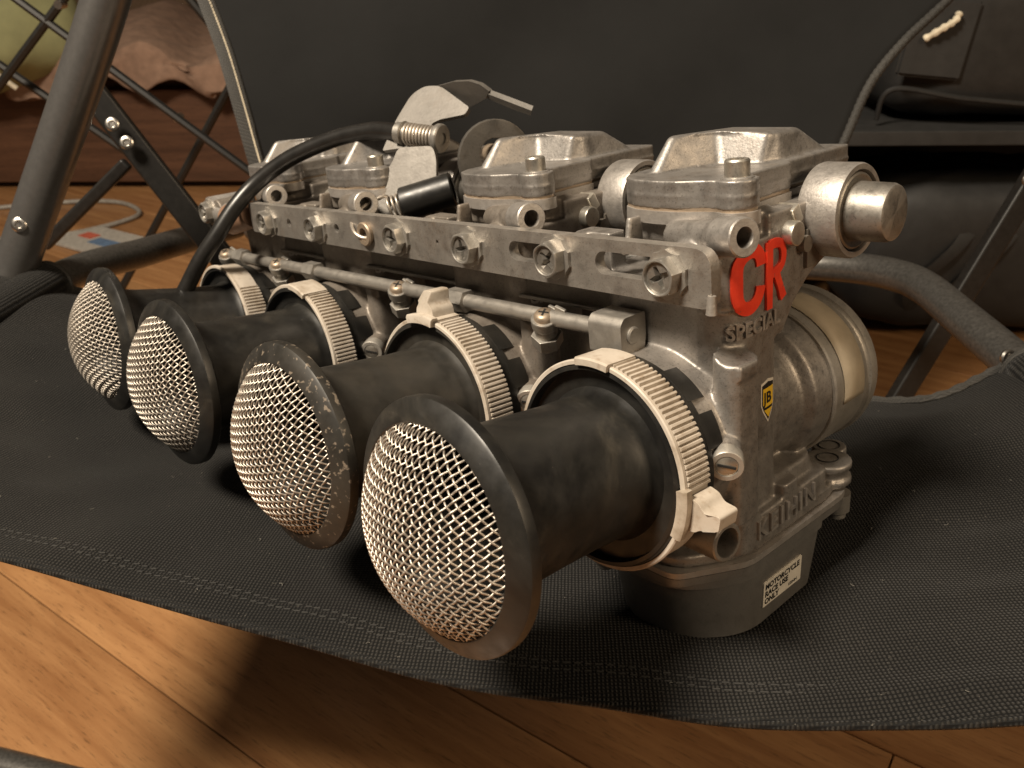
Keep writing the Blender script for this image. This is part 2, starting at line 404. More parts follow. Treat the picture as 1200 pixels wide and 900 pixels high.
# ---------------------------------------------------------------- bed things far left (world mm)
bed = empty('bed_frame', 'dark brown wooden bed frame with a low plain side, far back at the left', 'bed', (-1500, 1960, 0))
bm = bmesh.new(); boxm(bm, (0, -430, 110), (1900, 40, 190)); obj('side_board', bm, M_bedwood, bed, bevel=4)
bm = bmesh.new(); boxm(bm, (0, 0, 190), (1880, 830, 60)); obj('mattress_base', bm, M_bedwood, bed, bevel=6)
for sx in (-1, 1):
    bm = bmesh.new(); boxm(bm, (900*sx, -415, 90), (60, 80, 180)); obj('leg', bm, M_bedwood, bed, bevel=3)
def blob(bm, c, s, p=3.0, wob=.05, seed=1, nu=48, nv=28):
    rnd = random.Random(seed); ph = [rnd.uniform(0, 6.28) for _ in range(8)]
    rows = []
    for j in range(nv+1):
        b = -PI/2 + PI*j/nv; row = []
        for i in range(nu):
            a = 2*PI*i/nu
            q = [math.copysign(abs(math.cos(b))**(2/p)*abs(math.cos(a))**(2/p), math.cos(a)), math.copysign(abs(math.cos(b))**(2/p)*abs(math.sin(a))**(2/p), math.sin(a)), math.copysign(abs(math.sin(b))**(2/p), math.sin(b))]
            w = 1 + wob*(math.sin(3*a+ph[0]+2*b) + math.sin(5*b+ph[1]+a) + .6*math.sin(9*a+ph[2]-3*b))
            row.append(bm.verts.new((c[0]+q[0]*s[0]*w, c[1]+q[1]*s[1]*w, c[2]+q[2]*s[2]*w)))
        rows.append(row)
    ring_faces(bm, rows, True, False, False); bmesh.ops.remove_doubles(bm, verts=bm.verts, dist=.01); return bm
bm = bmesh.new()
nx, ny = 90, 50; vs = []
for j in range(ny+1):
    row = []
    for i in range(nx+1):
        x = -1180 + 1050*i/nx; t = j/ny
        y = 1470 + (0 if t < .25 else (t-.25)/.75*760) - 6
        z = (212 + t/.25*60) if t < .25 else 272 + 26*math.sin((t-.25)*2.1)
        z += 16*math.sin(x*.012+4*t) + 12*math.sin(x*.031+11*t+1) + 7*math.sin(x*.05-19*t) + random.uniform(-1, 1)
        y += 10*math.sin(x*.02) + 6*math.sin(x*.045+9*t)
        row.append(bm.verts.new((x, y, z)))
    vs.append(row)
ring_faces(bm, vs, False)
o = obj('blanket', bm, M_blanket, smooth=True); tag(o, 'rumpled brown fleece blanket hanging over the bed edge', 'blanket')
md = o.modifiers.new('thick', 'SOLIDIFY'); md.thickness = .012
bm = bmesh.new(); blob(bm, (0, 0, 0), (270, 150, 125), 2.6, .03, 3)
o = obj('pillow', bm, M_pillow, loc=(-1290, 1500, 330)); tag(o, 'green pillow with cream piping at the far left', 'pillow')
bm = bmesh.new()
path = spline([(-120, -105, 105), (-30, -138, 60), (40, -150, 20), (100, -146, -12), (150, -135, -60), (190, -125, -100)], 6)
tube(bm, path, 5); obj('piping', bm, M_piping, o)

# booklet and cord on the floor
bk = empty('booklet', 'small printed booklet lying on the floor boards at the left', 'booklet', (-880, 1150, 4))
bm = bmesh.new(); boxm(bm, (0, 0, 0), (150, 100, 5), Matrix.Rotation(-.5, 3, 'Z')); obj('cover', bm, M_paper, bk, bevel=.6)
bm = bmesh.new(); boxm(bm, (20, -20, 3), (60, 26, 1.6), Matrix.Rotation(-.5, 3, 'Z')); obj('picture', bm, M_blueprint, bk)
bm = bmesh.new(); boxm(bm, (-28, 20, 3), (36, 22, 1.6), Matrix.Rotation(-.5, 3, 'Z')); obj('picture', bm, M_redprint, bk)
bm = bmesh.new(); tube(bm, spline([(-1250, 1330, 5), (-1120, 1380, 5), (-1010, 1400, 5), (-930, 1370, 5), (-880, 1290, 5), (-960, 1180, 5), (-1100, 1150, 5)]), 4.5, 8)
o = obj('power_cord', bm, M_cord); tag(o, 'thin pale cord lying on the floor before the bed', 'cord')

# ---------------------------------------------------------------- rack of crossed rods behind the chair (world mm)
rack = empty('folding_rack', 'thin black folding rack of crossed rods standing behind the left chair leg', 'rack', (-500, 640, 0))
def wrod(a, b, rad=4.3):
    bm = bmesh.new(); A = Vector(a)-Vector((-500, 640, 0)); B = Vector(b)-Vector((-500, 640, 0))
    tube(bm, [A, A.lerp(B, .5), B], rad, 8); obj('rod', bm, M_flatbar, rack)
wrod((-640, 606, 482), (-46, 583, 5))
wrod((-470, 607, 472), (-989, 575, 5))
wrod((-340, 660, 412), (-655, 660, 0), 4.4)
wrod((-425, 620, 445), (-104, 620, 5))
wrod((-660, 620, 400), (-480, 620, 258))
wrod((-300, 650, 330), (-430, 650, 0))
for p in ((-434, 603, 315), (-525, 600, 420)):
    bm = bmesh.new(); cyl(bm, Vector(p)-Vector((-500, 640, 0))+Vector((0, -5, 0)), Vector(p)-Vector((-500, 640, 0))+Vector((0, 6, 0)), 4, seg=12); obj('rivet', bm, M_rivet, rack, bevel=.8)

# ---------------------------------------------------------------- shelf and bags at the right (world mm)
sh = empty('shelf_unit', 'low black shelf unit standing behind the right side of the chair', 'shelf', (540, 960, 0))
for z in (262,):
    bm = bmesh.new(); boxm(bm, (0, -20, z), (728, 414, 16)); obj('shelf_board', bm, M_bag2, sh, bevel=1.5)
bm = bmesh.new(); boxm(bm, (0, 210, 350), (760, 16, 700)); obj('back_panel', bm, M_bag, sh, bevel=1)
for sx in (-1, 1):
    bm = bmesh.new(); boxm(bm, (372*sx, -20, 340), (14, 420, 680)); obj('side_panel', bm, M_bag, sh, bevel=1)
def bag(name, label, loc, s, m, parts):
    b = empty(name, label, 'bag', loc)
    bm = bmesh.new(); blob(bm, (0, 0, s[2]), s, 4.0, .018, len(label)); obj('body', bm, m, b)
    for nm, bm, mm in parts: obj(nm, bm, mm, b)
    return b
p1 = []
bm = bmesh.new(); tube(bm, spline([(-150, -88, 6), (-140, -96, 40), (-60, -104, 30), (60, -104, 22), (130, -98, 40), (146, -88, 110)]), 3, 8); p1.append(('seam_piping', bm, M_bag))
bm = bmesh.new(); boxm(bm, (-105, -100, 92), (70, 10, 80), Matrix.Rotation(.1, 3, 'Y')); bmesh.ops.bevel(bm, geom=bm.edges[:], offset=3, segments=2, affect='EDGES'); p1.append(('patch', bm, M_bag2))
bm = bmesh.new(); tube(bm, spline([(-122, -108, 92), (-108, -112, 102), (-96, -112, 110), (-92, -110, 118)]), [3, 4, 4, 3]*6+[3], 8); p1.append(('zip_pull', bm, M_piping))
bag('upper_bag', 'black soft bag lying on the shelf at the upper right', (450, 850, 271), (150, 100, 85), M_bag, p1)
p2 = []
for x in (-70, -20):
    bm = bmesh.new(); tube(bm, spline([(x, -95, 20), (x-3, -112, 70), (x+2, -112, 130), (x+6, -80, 188)]), 1, 4); g = bm
    for v in g.verts: v.co.x = (v.co.x-x)*9+x
    p2.append(('strap', bm, M_bag2))
bag('duffel_bag', 'charcoal duffel bag with webbing straps on the floor under the shelf', (470, 860, 6), (165, 110, 100), M_bag2, p2)

# ---------------------------------------------------------------- the camp chair (world mm)
ch = empty('camp_chair', 'black folding camp chair with canvas seat and back on a tube frame', 'chair', (-110, 150, 0))
CO = Vector((-110, 150, 0))
def cobj(name, bm, m, parent=None, **k):
    bmesh.ops.translate(bm, vec=-CO, verts=bm.verts); return obj(name, bm, m, parent or ch, **k)
def bp(*v):      # bank mm -> world mm
    return (BW @ (Vector(v)*S))/S
# seat height by thin plate spline through what rests on it and what carries it
xs_c = [0, -81, -182, -263]
con = []
for x in xs_c:
    for dx in (-14, 0, 24):
        for y in (-14, 12, 30): con.append(bp(x+dx, y, -67.6))
for x, z in zip(xs_c, (-63, -54, -46, -40)):
    for y in (-96, -112): con.append(bp(x+3, y, z))
front = [(-430, -30, 290), (-372, -34, 284), (-330, -30, 280), (-241, -18, 279)]
front = [bp(*v) for v in ((-205, -205, -12), (-166, -180, -30), (-98.7, -133.9, -50), (-30.2, -96.2, -60), (13.4, -66.2, -64), (44, -46.4, -66), (71.5, -26.7, -64), (105.3, -5.3, -55))]
front = [Vector((-400, 10, 288)), Vector((-330, -6, 287))] + front[1:] + [Vector((140, -78, 287)), Vector((196, -70, 287))]
con += front
rear = [Vector(v) for v in ((-400, 246, 285), (-372, 250, 276), (-330, 262, 250), (-240, 285, 215), (-130, 270, 205), (0, 220, 225), (108, 158, 249), (141, 142, 259), (168, 150, 268), (191, 163, 272), (200, 165, 272))]
con += rear
for y in (40, 100, 160, 220): con.append(Vector((-385, y, 293)))
for y in (-40, 20, 80, 140): con.append(Vector((196, y, 283)))
con += [bp(70, 70, -67), bp(60, 130, -66)]
Pn = np.array([[c.x, c.y] for c in con]); Zn = np.array([c.z for c in con]); n_ = len(con)
def U_(d2): return np.where(d2 > 1e-9, .5*d2*np.log(np.maximum(d2, 1e-12)), 0)
Kt = U_(((Pn[:, None]-Pn[None])**2).sum(-1)) + np.eye(n_)*260
Pt = np.hstack([np.ones((n_, 1)), Pn]); At = np.block([[Kt, Pt], [Pt.T, np.zeros((3, 3))]])
sol = np.linalg.solve(At, np.concatenate([Zn, np.zeros(3)]))
def seat_z(x, y):
    q = np.stack([x, y], -1); d2 = ((q[..., None, :]-Pn)**2).sum(-1)
    return U_(d2)@sol[:n_] + sol[n_] + q@sol[n_+1:]
def along_x(curve, x):
    c = spline(curve, 12); X = [p.x for p in c]
    return np.interp(x, X, [p.y for p in c])
NU, NV = 220, 130
ux = np.linspace(-398, 199, NU)
yf = along_x(front, ux); yr = along_x(rear, ux)
tv = np.linspace(0, 1, NV)
GX = np.repeat(ux[None], NV, 0); GY = yf[None]*(1-tv[:, None]) + yr[None]*tv[:, None]
GZ = seat_z(GX, GY)
rs = np.random.RandomState(4)
GZ += 1.1*np.sin(GX*.05+GY*.021) * np.sin(GY*.045+1.0) + .5*np.sin(GX*.11-GY*.07)
for (ax_, ay_, bx_, by_, amp, wd) in ((-350, 60, -250, 30, 2.6, 9), (-352, 110, -262, 70, -2.2, 8), (-340, 10, -215, -20, 1.8, 8), (-345, 160, -275, 150, 2.4, 9), (170, 100, 95, 70, 2.0, 9), (175, 40, 80, 20, -1.8, 8), (168, -5, 70, -25, 1.6, 7), (150, 120, 70, 130, 1.8, 9), (-120, -75, -60, -66, 1.0, 7), (20, -70, 110, -62, 1.2, 6)):
    dx_, dy_ = bx_-ax_, by_-ay_; l2 = dx_*dx_+dy_*dy_
    tt_ = ((GX-ax_)*dx_+(GY-ay_)*dy_)/l2; pd_ = ((GX-ax_)*dy_-(GY-ay_)*dx_)/math.sqrt(l2) + 3*np.sin(tt_*6)
    GZ += amp*np.exp(-(pd_/wd)**2)*np.exp(-((tt_-.45)/.42)**2)
bm = bmesh.new(); rows = [[bm.verts.new((GX[j, i], GY[j, i], GZ[j, i])) for i in range(NU)] for j in range(NV)]
ring_faces(bm, rows, False)
seat = cobj('seat_fabric', bm, M_seat)
for p_ in [seat]:
    md = p_.modifiers.new('thick', 'SOLIDIFY'); md.thickness = .0016; md.offset = -1
zf = seat_z(ux, yf); zr = seat_z(ux, yr)
bm = bmesh.new(); tube(bm, [(ux[i], yf[i]-.6, zf[i]-.6) for i in range(0, NU, 2)], 1.3, 8)
cobj('front_hem', bm, M_seat, seat); bpy.data.objects['front_hem'].location = (0, 0, 0)
bm = bmesh.new(); pts = [(ux[i], yr[i]+.6, zr[i]+.2) for i in range(NU)]
tube(bm, pts, [2.3 + .45*math.sin(i*1.9) for i in range(NU)], 8); cobj('rear_hem', bm, M_hem, seat)
bm = bmesh.new(); rl = random.Random(5)
for k in range(130):
    i, j = rl.randrange(8, NU-8), rl.randrange(2, NV-3); p = Vector((GX[j, i], GY[j, i], GZ[j, i]+.35)); a = rl.uniform(0, 6.28); L = rl.uniform(.2, 1.2)
    tube(bm, [p, p+Vector((math.cos(a)*L, math.sin(a)*L, .2)), p+Vector((math.cos(a+.6)*L*1.8, math.sin(a+.6)*L*1.8, .1))], .11, 4)
LINT = bm
# rows of stitches along the front hem
bm = bmesh.new()
for rowoff in (12, 15.5):
    for i in range(0, int(560/3.4)):
        x = -380 + i*3.4 + random.uniform(-.3, .3); y = float(np.interp(x, ux, yf)) + rowoff
        z = float(seat_z(np.array([x]), np.array([y]))[0])
        z += 1.1*math.sin(x*.05+y*.021)*math.sin(y*.045+1.0) + .5*math.sin(x*.11-y*.07)
        boxm(bm, (x, y, z+.12), (2.2, .5, .35))
o = cobj('hem_stitching', bm, M_stitch, seat, smooth=False); o['kind'] = 'stuff'

o = cobj('lint', LINT, M_lint, seat, smooth=False); o['kind'] = 'stuff'
def ctube(name, pts, rad, m=M_tube, seg=24, n=8, lab=None):
    bm = bmesh.new(); tube(bm, spline(pts, n), rad, seg); o = cobj(name, bm, m)
    if lab: o['label'] = lab
    return o
ctube('side_tube', [(-372, -60, 285), (-372, 60, 284), (-372, 246, 279), (-358, 340, 266), (-345, 410, 256), (-330, 450, 252)], 10.5)
ctube('side_tube', [(191, -50, 275), (191, 60, 273), (188, 161, 270), (184, 217, 270), (181, 268, 269), (174, 298, 266), (155, 326, 261), (118, 350, 255), (40, 372, 250), (-60, 392, 248), (-200, 425, 247), (-318, 450, 250)], 10.5)
# sleeve of canvas round the side tubes
for x0, pts in ((-372, [(-372, -32, 285), (-372, 60, 284.5), (-372, 160, 282), (-372, 244, 279)]), (191, [(191, -66, 275.5), (191, 40, 274), (189, 150, 270.5)])):
    bm = bmesh.new(); path = spline(pts, 8); tube(bm, path, 13.5, 20, False)
    o = cobj('sleeve', bm, M_seat, seat)
    md = o.modifiers.new('thick', 'SOLIDIFY'); md.thickness = .0016; md.offset = -1
    bm = bmesh.new(); e = Vector(pts[-1]); lathe(bm, [(-1.4, 13.6), (-.6, 14.8), (.8, 14.6), (1.4, 13.2)], e, Vector(path[-1])-Vector(path[-2]), 28); cobj('sleeve_hem', bm, M_hem, seat)
# left post, crossing legs, floor bars
ctube('front_post', [(-262, 271, 530), (-301, 259, 442), (-388, 232, 287), (-416, 224, 237)], 12.4, M_post)
def flat(name, a, b, w, t, m=M_flatbar):
    a, b = Vector(a), Vector(b); d = (b-a).normalized(); nrm = Vector((.25, -1, .2)); s = d.cross(nrm).normalized(); nn = s.cross(d)
    bm = bmesh.new(); rot = Matrix((s, nn, d)).transposed()
    boxm(bm, (a+b)/2, (w, t, (b-a).length), rot); return cobj(name, bm, m, bevel=2.2, seg=3)
flat('leg', (-366, 325, 394), (-262, 325, 215), 18, 9)
flat('leg', (-358, 346, 331), (-432, 336, 272), 9, 7)
flat('leg', (297, 384, 332), (197, 340, 110), 17, 10)
ctube('leg', [(197, 340, 110), (180, 332, 70), (165, 325, 12)], 10)
ctube('leg', [(-262, 325, 215), (-200, 320, 110), (-140, 315, 12)], 10)
ctube('back_post', [(-240, 425, 252), (-268, 432, 350), (-318, 482, 520)], 9)
ctube('back_post', [(80, 425, 252), (110, 442, 340), (190, 500, 520)], 9)
ctube('floor_bar', [(-560, 124, 11), (-403, 96, 10), (-331, 82, 9.5), (-200, 58, 10), (150, -4, 10)], 10)
def rivet(p, nrm, rad=4.2):
    bm = bmesh.new(); p = Vector(p); nrm = Vector(nrm).normalized()
    lathe(bm, [(0, rad), (1.2, rad), (1.9, rad*.8), (1.9, rad*.5), (1.0, rad*.36)], p, nrm, 20, True, True); cobj('rivet', bm, M_rivet)
vdir = Vector((.2, -.85, .3))
for p in ((-371, 237, 319), (-346, 319, 362), (-339, 319, 350), (278, 377, 308), (178, 160, 275)):
    rivet(Vector(p)+Vector(vdir)*(12.2 if p[0] == -371 else 5.5), vdir, 4.2 if p[1] < 200 else 4.6)
# backrest
bm = bmesh.new(); NB = 60; rows = []
Lf = [(-268, 385, 240), (-279, 395, 296), (-286, 402, 328), (-294, 412, 361), (-305, 427, 396), (-319, 442, 431), (-340, 464, 480)]
Rf = [(120, 372, 240), (140, 384, 296), (156, 396, 333), (172, 411, 369), (194, 422, 396), (222, 431, 422), (270, 448, 470)]
LL, RR = spline(Lf, 6), spline(Rf, 6)
for a, b in zip(LL, RR):
    row = []
    for i in range(NB+1):
        t = i/NB; p = a.lerp(b, t); p.y += 26*math.sin(PI*t) + 4.5*math.sin(t*7+p.z*.022)*math.sin(PI*t) + 2.5*math.sin(t*15-p.z*.03)*math.sin(PI*t); row.append(bm.verts.new(p))
    rows.append(row)
ring_faces(bm, rows, False); back = cobj('backrest', bm, M_back)
md = back.modifiers.new('thick', 'SOLIDIFY'); md.thickness = .002
bm = bmesh.new()
for a, b in zip(LL[:-1], LL[1:]): pass
rows = [[bm.verts.new(p + Vector(d)) for d in ((-6.5, -1.0, 0), (-5, -4.5, 0), (6.5, -3.5, 0), (7.5, -1, 0), (6.5, .8, 0), (-5.5, .5, 0))] for p in LL]
ring_faces(bm, rows); cobj('hem', bm, M_hem, back, sharp=60)
bm = bmesh.new()
for i in range(len(LL)-1):
    for k in range(3):
        p = LL[i].lerp(LL[i+1], k/3); boxm(bm, p+Vector((4.5, -4.3, 0)), (1.0, .8, 1.8))
o = cobj('hem_stitching', bm, M_piping, back, smooth=False); o['kind'] = 'stuff'
bm = bmesh.new(); pp = spline(Rf, 26); tube(bm, pp, [3.5 + .22*math.sin(i*2.1) for i in range(len(pp))], 10); cobj('hem', bm, M_hem, back)

# ---------------------------------------------------------------- the carburettor bank (bank mm)
bank = empty('carburetor_bank', 'bank of four dirty metal carburetors with mesh capped black intake stacks on the seat', 'carburetors')
bank.matrix_world = BW

# --- body casting
bm = bmesh.new()
prism(bm, rr(-24, 25, -17, 16, 12, 8), 'z', -36, 50)
prism(bm, rr(-22, 22.5, 2, 16, 6, 8), 'z', 42, 60); prism(bm, rr(-22, 22.5, -8, 16, 10, 8), 'z', 58.5, 67)
prism(bm, rr(13, 25, -15, 14, 6, 6), 'z', 42, 60)
prism(bm, [(5, 66), (52, 66), (52, 57), (46, 50), (36, 46.5), (27, 43), (19, 37), (13, 29), (5, 28)], 'x', -20, 24.6)
# front bell
lathe(bm, [(0, 29.6), (7, 29.2), (15, 28.8), (24, 28.6)], (0, -10, 0), (0, -1, 0), 64, True, True)
# rear engine side casting
lathe(bm, [(0, 23), (15, 23), (18, 23.4), (21, 26.6), (30.5, 27.2)], (0, 9, -1), (0, 1, 0), 64, True, True)
# drain boss across the front top
cyl(bm, (4, -11, 62), (25, -16.2, 63.8), 4.2, 4.6); cyl(bm, (22, -15.6, 63.6), (25, -16.4, 63.9), 5.0, 5.2)
# rail bosses
cyl(bm, (14.5, -24.5, 55.3), (14.5, -4, 55.3), 6.5, 9); cyl(bm, (-29, -24.5, 55.3), (-29, -8, 55.3), 6, 6)
boxm(bm, (-24, -12, 55), (14, 7, 13))
# small fin
prism(bm, [(-17, 67), (-12, 67), (-11, 58), (-19, 56)], 'x', -9.2, -7.2); boxm(bm, (-10, -18.5, 58.5), (5, 3, 4))
# pilaster with a slanted head
prism(bm, rr(21.5, 30.6, -20.5, -7, 3.5, 4), 'z', -22, 29, top=[(x, y, 29 if x > 24 else 31) for x, y in rr(21.5, 30.6, -20.5, -7, 3.5, 4)])
boxm(bm, (30.4, -14.5, 26.5), (1.6, 9, 4))
# base block
base = rpoly([(-28, -12), (-15, -30), (15, -30), (27.5, -11), (28, 40), (20, 52), (-20, 52), (-28, 40)], 6)
base2 = rpoly([(-24, -10), (-13, -20), (13, -20), (25.5, -8), (26, 36), (17, 44), (-17, 44), (-24, 36)], 8)
prism(bm, base, 'z', -37.5, -33.5)
prism(bm, base2, 'z', -36, -25, top=[(x*.9, y*.9, -20) for x, y in base2])
prism(bm, rr(18, 27.6, -14, 38, 4), 'z', -36, -25.5); prism(bm, rr(22, 28.0, 9, 18, 2), 'z', -36, -21); prism(bm, rr(20, 28.0, -15, -3, 4), 'z', -36, -21)
for z in (-34, -31, -28): cyl(bm, (21.5, 47, z-2.6), (21.5, 47, z), 8.2 if z != -31 else 7.2)
cyl(bm, (12, 38, -30), (12, 38, -6), 5, 4.6); cyl(bm, (16, 58, -36), (16, 58, -29), 6)
# overflow tube and pilot screw boss
cyl(bm, (4, -27, -22), (20, -28.4, -21.1), 6, 6)
cyl(bm, (17, -9, 4.6), (32.0, -27.0, 2.9), 5.0, 5.0)
body_me = remesh(bm, .62, 4, 'carburetor_body')
body_me.materials.append(M_cast)
bvh = BVHTree.FromPolygons([v.co.copy() for v in body_me.vertices], [p.vertices[:] for p in body_me.polygons])
body = bpy.data.objects.new('carburetor_body', body_me); COL.objects.link(body); body.parent = bank

def sub(name, bm, m, **k): return obj(name, bm, m, body, **k)
# holes read as dark bores with bright rims
def bore(name, p, d, ro, ri, depth, m=M_cast, L=8):
    bm = bmesh.new(); lathe(bm, [(-L, ro), (.5, ro), (.9, ro*.93), (.9, ri*1.06), (.4, ri), (-depth, ri), (-depth, 0.01)], p, d, 28); return sub(name, bm, m, recalc=False)
bore('drain_boss', (31.6, -18, 64.6), (.96, -.24, .08), 5.3, 2.7, 6.5)
bore('overflow_tube', (33, -29.6, -20.4), (.99, -.1, .05), 5.9, 4.3, 12.5, M_rod, L=15)
for x, y, z in ((21.5, 47, -28), (16, 58, -29)):
    bm = bmesh.new(); lathe(bm, [(.25, 3.9), (.35, 3.6), (-.4, 3.2), (-5, 3.2), (-5, .01)], (x, y, z), (0, 0, 1), 20); sub('flange_hole', bm, M_darkhole, recalc=False)
# pilot screw
bm = bmesh.new(); d = Vector((.6, -.79, -.1)); P = Vector((32.0, -27.0, 2.9))
lathe(bm, [(-3, 5.0), (.8, 4.9), (1.2, 4.6), (1.2, 3.3), (.5, 3.2)], P, d, 28, False, False)
scr = sub('pilot_screw', bm, M_machined)
bm = bmesh.new(); lathe(bm, [(.2, 3.2), (.9, 3.2), (1.1, 2.9)], P, d, 24, True, True)
x_, y_, z_ = frame_of(d); s_ = (x_*.97 + y_*-.25).normalized()
rot = Matrix((s_, d.cross(s_), d)).transposed(); obj('screw_slot', (lambda b: (boxm(b, P+d*1.15, (5.2, .75, .5), rot), b)[1])(bmesh.new()), M_darkhole, scr)
bpy.data.objects['screw_slot'].parent = body
sub('screw_head', bm, M_steel)

# --- top cover
def arcpts(cx, cy, rad, a0, a1, n=8): return [(cx+rad*math.cos(math.radians(a0+(a1-a0)*i/n)), cy+rad*math.sin(math.radians(a0+(a1-a0)*i/n))) for i in range(n+1)]
def cover_outline(g=0):
    o = [(12.2-g*.3, -8.0-g*.2), (5, -10.8-g), (-3, -11.3-g), (-11, -10.2-g), (-17, -6.9-g*.8), (-20.3-g, -1.5), (-21-g, 8), (-21-g, 26), (-17-g, 31), (-16.5-g, 64+g), (16.3+g, 64+g), (16.3+g, 28), (18.6+g, 26), (19.0+g, 5)]
    return o + arcpts(19.6, -2.6, 6+g, 62, -125, 9)[1:]
bm = bmesh.new(); prism(bm, cover_outline(.3), 'z', 64.6, 68.3); sub('body_flange', bm, M_cast, bevel=.5)
bm = bmesh.new(); prism(bm, cover_outline(-.5), 'z', 68.2, 69.3); sub('gasket', bm, M_brass)
db = [(-14, -4.2), (-9.6, -4.0), (-4.0, 11), (-0.8, 17.4), (10.8, 20.2), (14.6, 27), (15.2, 59), (-15, 59)]
dt = [(-12.8, 8, 87), (-10.0, 8, 87), (-7.4, 17, 86.9), (-4.6, 22, 86.7), (12, 24.6, 85.7), (13, 30, 85.5), (12, 41, 85.2), (-12.4, 41, 85.6)]
bm = bmesh.new(); prism(bm, [(x, y, 74) for x, y in db], 'z', 74, 86, top=dt)
bmesh.ops.bevel(bm, geom=bm.edges[:], offset=2.4, segments=4, profile=.5, affect='EDGES', clamp_overlap=True)
prism(bm, cover_outline(), 'z', 69.2, 77); prism(bm, cover_outline(.22), 'z', 72.2, 72.9)
cover_me = remesh(bm, .40, 7, 'top_cover'); cover_me.materials.append(M_cover)
cover = bpy.data.objects.new('top_cover', cover_me); COL.objects.link(cover); cover.parent = body
bm = bmesh.new(); lathe(bm, [(0, 3.5), (4.6, 3.5), (5.1, 3.1), (5.1, 1.9), (3.2, 1.8)], (19.6, -2.6, 77), (0, 0, 1), 28, False, True); sub('cover_bolt', bm, M_steel)
bm = bmesh.new(); lathe(bm, [(-2, 4.6), (.3, 4.6), (.6, 4.2), (.6, 3.3)], (19.6, -2.6, 76.9), (0, 0, 1), 28); sub('bolt_seat', bm, M_cover)
# --- throttle shaft end
bm = bmesh.new(); A = (0, 0, 0)
lathe(bm, [(21.5, 13), (21.5, 13.8), (22.3, 14.1), (33.0, 14.1), (33.9, 13.7), (33.9, 12.2), (33.0, 11.9), (32.2, 11.8), (32.2, 10.4), (33.0, 10.2)], (0, 38, 61), (1, 0, 0), 64)
sub('shaft_housing', bm, M_cast)
bm = bmesh.new(); lathe(bm, [(32, 11.5), (33.3, 11.3), (33.6, 10.7), (33.3, 10), (33.3, 8.8), (43.4, 8.5), (44.6, 8.0), (44.9, 7.2), (44.9, 0.01)], (0, 38, 61), (1, 0, 0), 56); sub('shaft_cap', bm, M_zinc)
bm = bmesh.new(); cyl(bm, (17, 15, 58.5), (28, 15, 58.5), 3.7, seg=28); boxm(bm, (22, 19, 63), (7, 4, 6), Matrix.Rotation(.5, 3, 'X')); sub('stop_pin', bm, M_steel, bevel=.6)
bm = bmesh.new(); boxm(bm, (22.5, 27, 52), (7, 7, 12)); cyl(bm, (24, 22, 54), (27, 22, 54), 2.5); sub('stop_block', bm, M_darkcast, bevel=.6)
# --- engine side spigot
bm = bmesh.new(); lathe(bm, [(39.2, 24), (39.2, 27.8), (39.8, 28.3), (58.6, 28.5), (59.6, 28.1), (60.4, 28.3), (61.2, 29.2), (63.5, 29.5), (65.3, 29.1), (66, 28.2), (66, 25.5), (42, 24)], (0, 0, -1), (0, 1, 0), 72); sub('engine_spigot', bm, M_machined)
bm = bmesh.new()
rows = []
for y in (44.0, 50, 57.0):
    rows.append([bm.verts.new((28.62*math.cos(a), y, -1+28.62*math.sin(a))) for a in [math.radians(-8+92*i/24) for i in range(25)]])
ring_faces(bm, rows, False); lab = sub('band_label', bm, M_silverlabel, recalc=True)
md = lab.modifiers.new('thick', 'SOLIDIFY'); md.thickness = .00015; md.offset = 1
# --- float bowl
fo = rpoly([(-29, -11), (-16, -32.5), (16, -32.5), (29.3, -11.5), (30, 44), (22, 59), (-20, 59), (-29, 44)], 4)
bm = bmesh.new(); prism(bm, fo, 'z', -39.6, -37.6); sub('bowl_gasket_flange', bm, M_cast, bevel=.5)
fo2 = [(x*.992, y*.992) for x, y in fo]
bm = bmesh.new(); prism(bm, fo2, 'z', -42.6, -40.0); bo = sub('float_bowl_rim', bm, M_bowl, bevel=.5)
b0 = rpoly([(-27, -12), (-13.5, -30), (13.8, -30), (28.2, -13), (28.6, 34), (-27, 34)], [10, 10, 10, 10, 5, 5], 6)
b1 = rpoly([(-25, -10), (-11.5, -26), (12, -26), (26.8, -11), (26.6, 30), (-25, 30)], [10, 10, 10, 10, 5, 5], 6)
bm = bmesh.new(); prism(bm, [(x, y, -42.2) for x, y in b0], 'z', -42, -67, top=[(x, y, -67) for x, y in b1])
sub('float_bowl', bm, M_bowl, bevel=2.4, seg=4, ang=50)
bm = bmesh.new(); prism(bm, [(x*1.012, y*1.012) for x, y in b0], 'z', -45.8, -42.4); sub('bowl_lip', bm, M_bowl, bevel=.4)
for x, y in ((-19, -26), (-22, 50), (24, 50)):
    bm = bmesh.new(); lathe(bm, [(0, 4.6), (7, 4.4), (7.5, 3.9)], (x, y, -42), (0, 0, -1), 20, True, True); lathe(bm, [(7.2, 3.2), (9.5, 3.2), (10, 2.8)], (x, y, -42), (0, 0, -1), 20, True, True); sub('bowl_screw', bm, M_zinc)
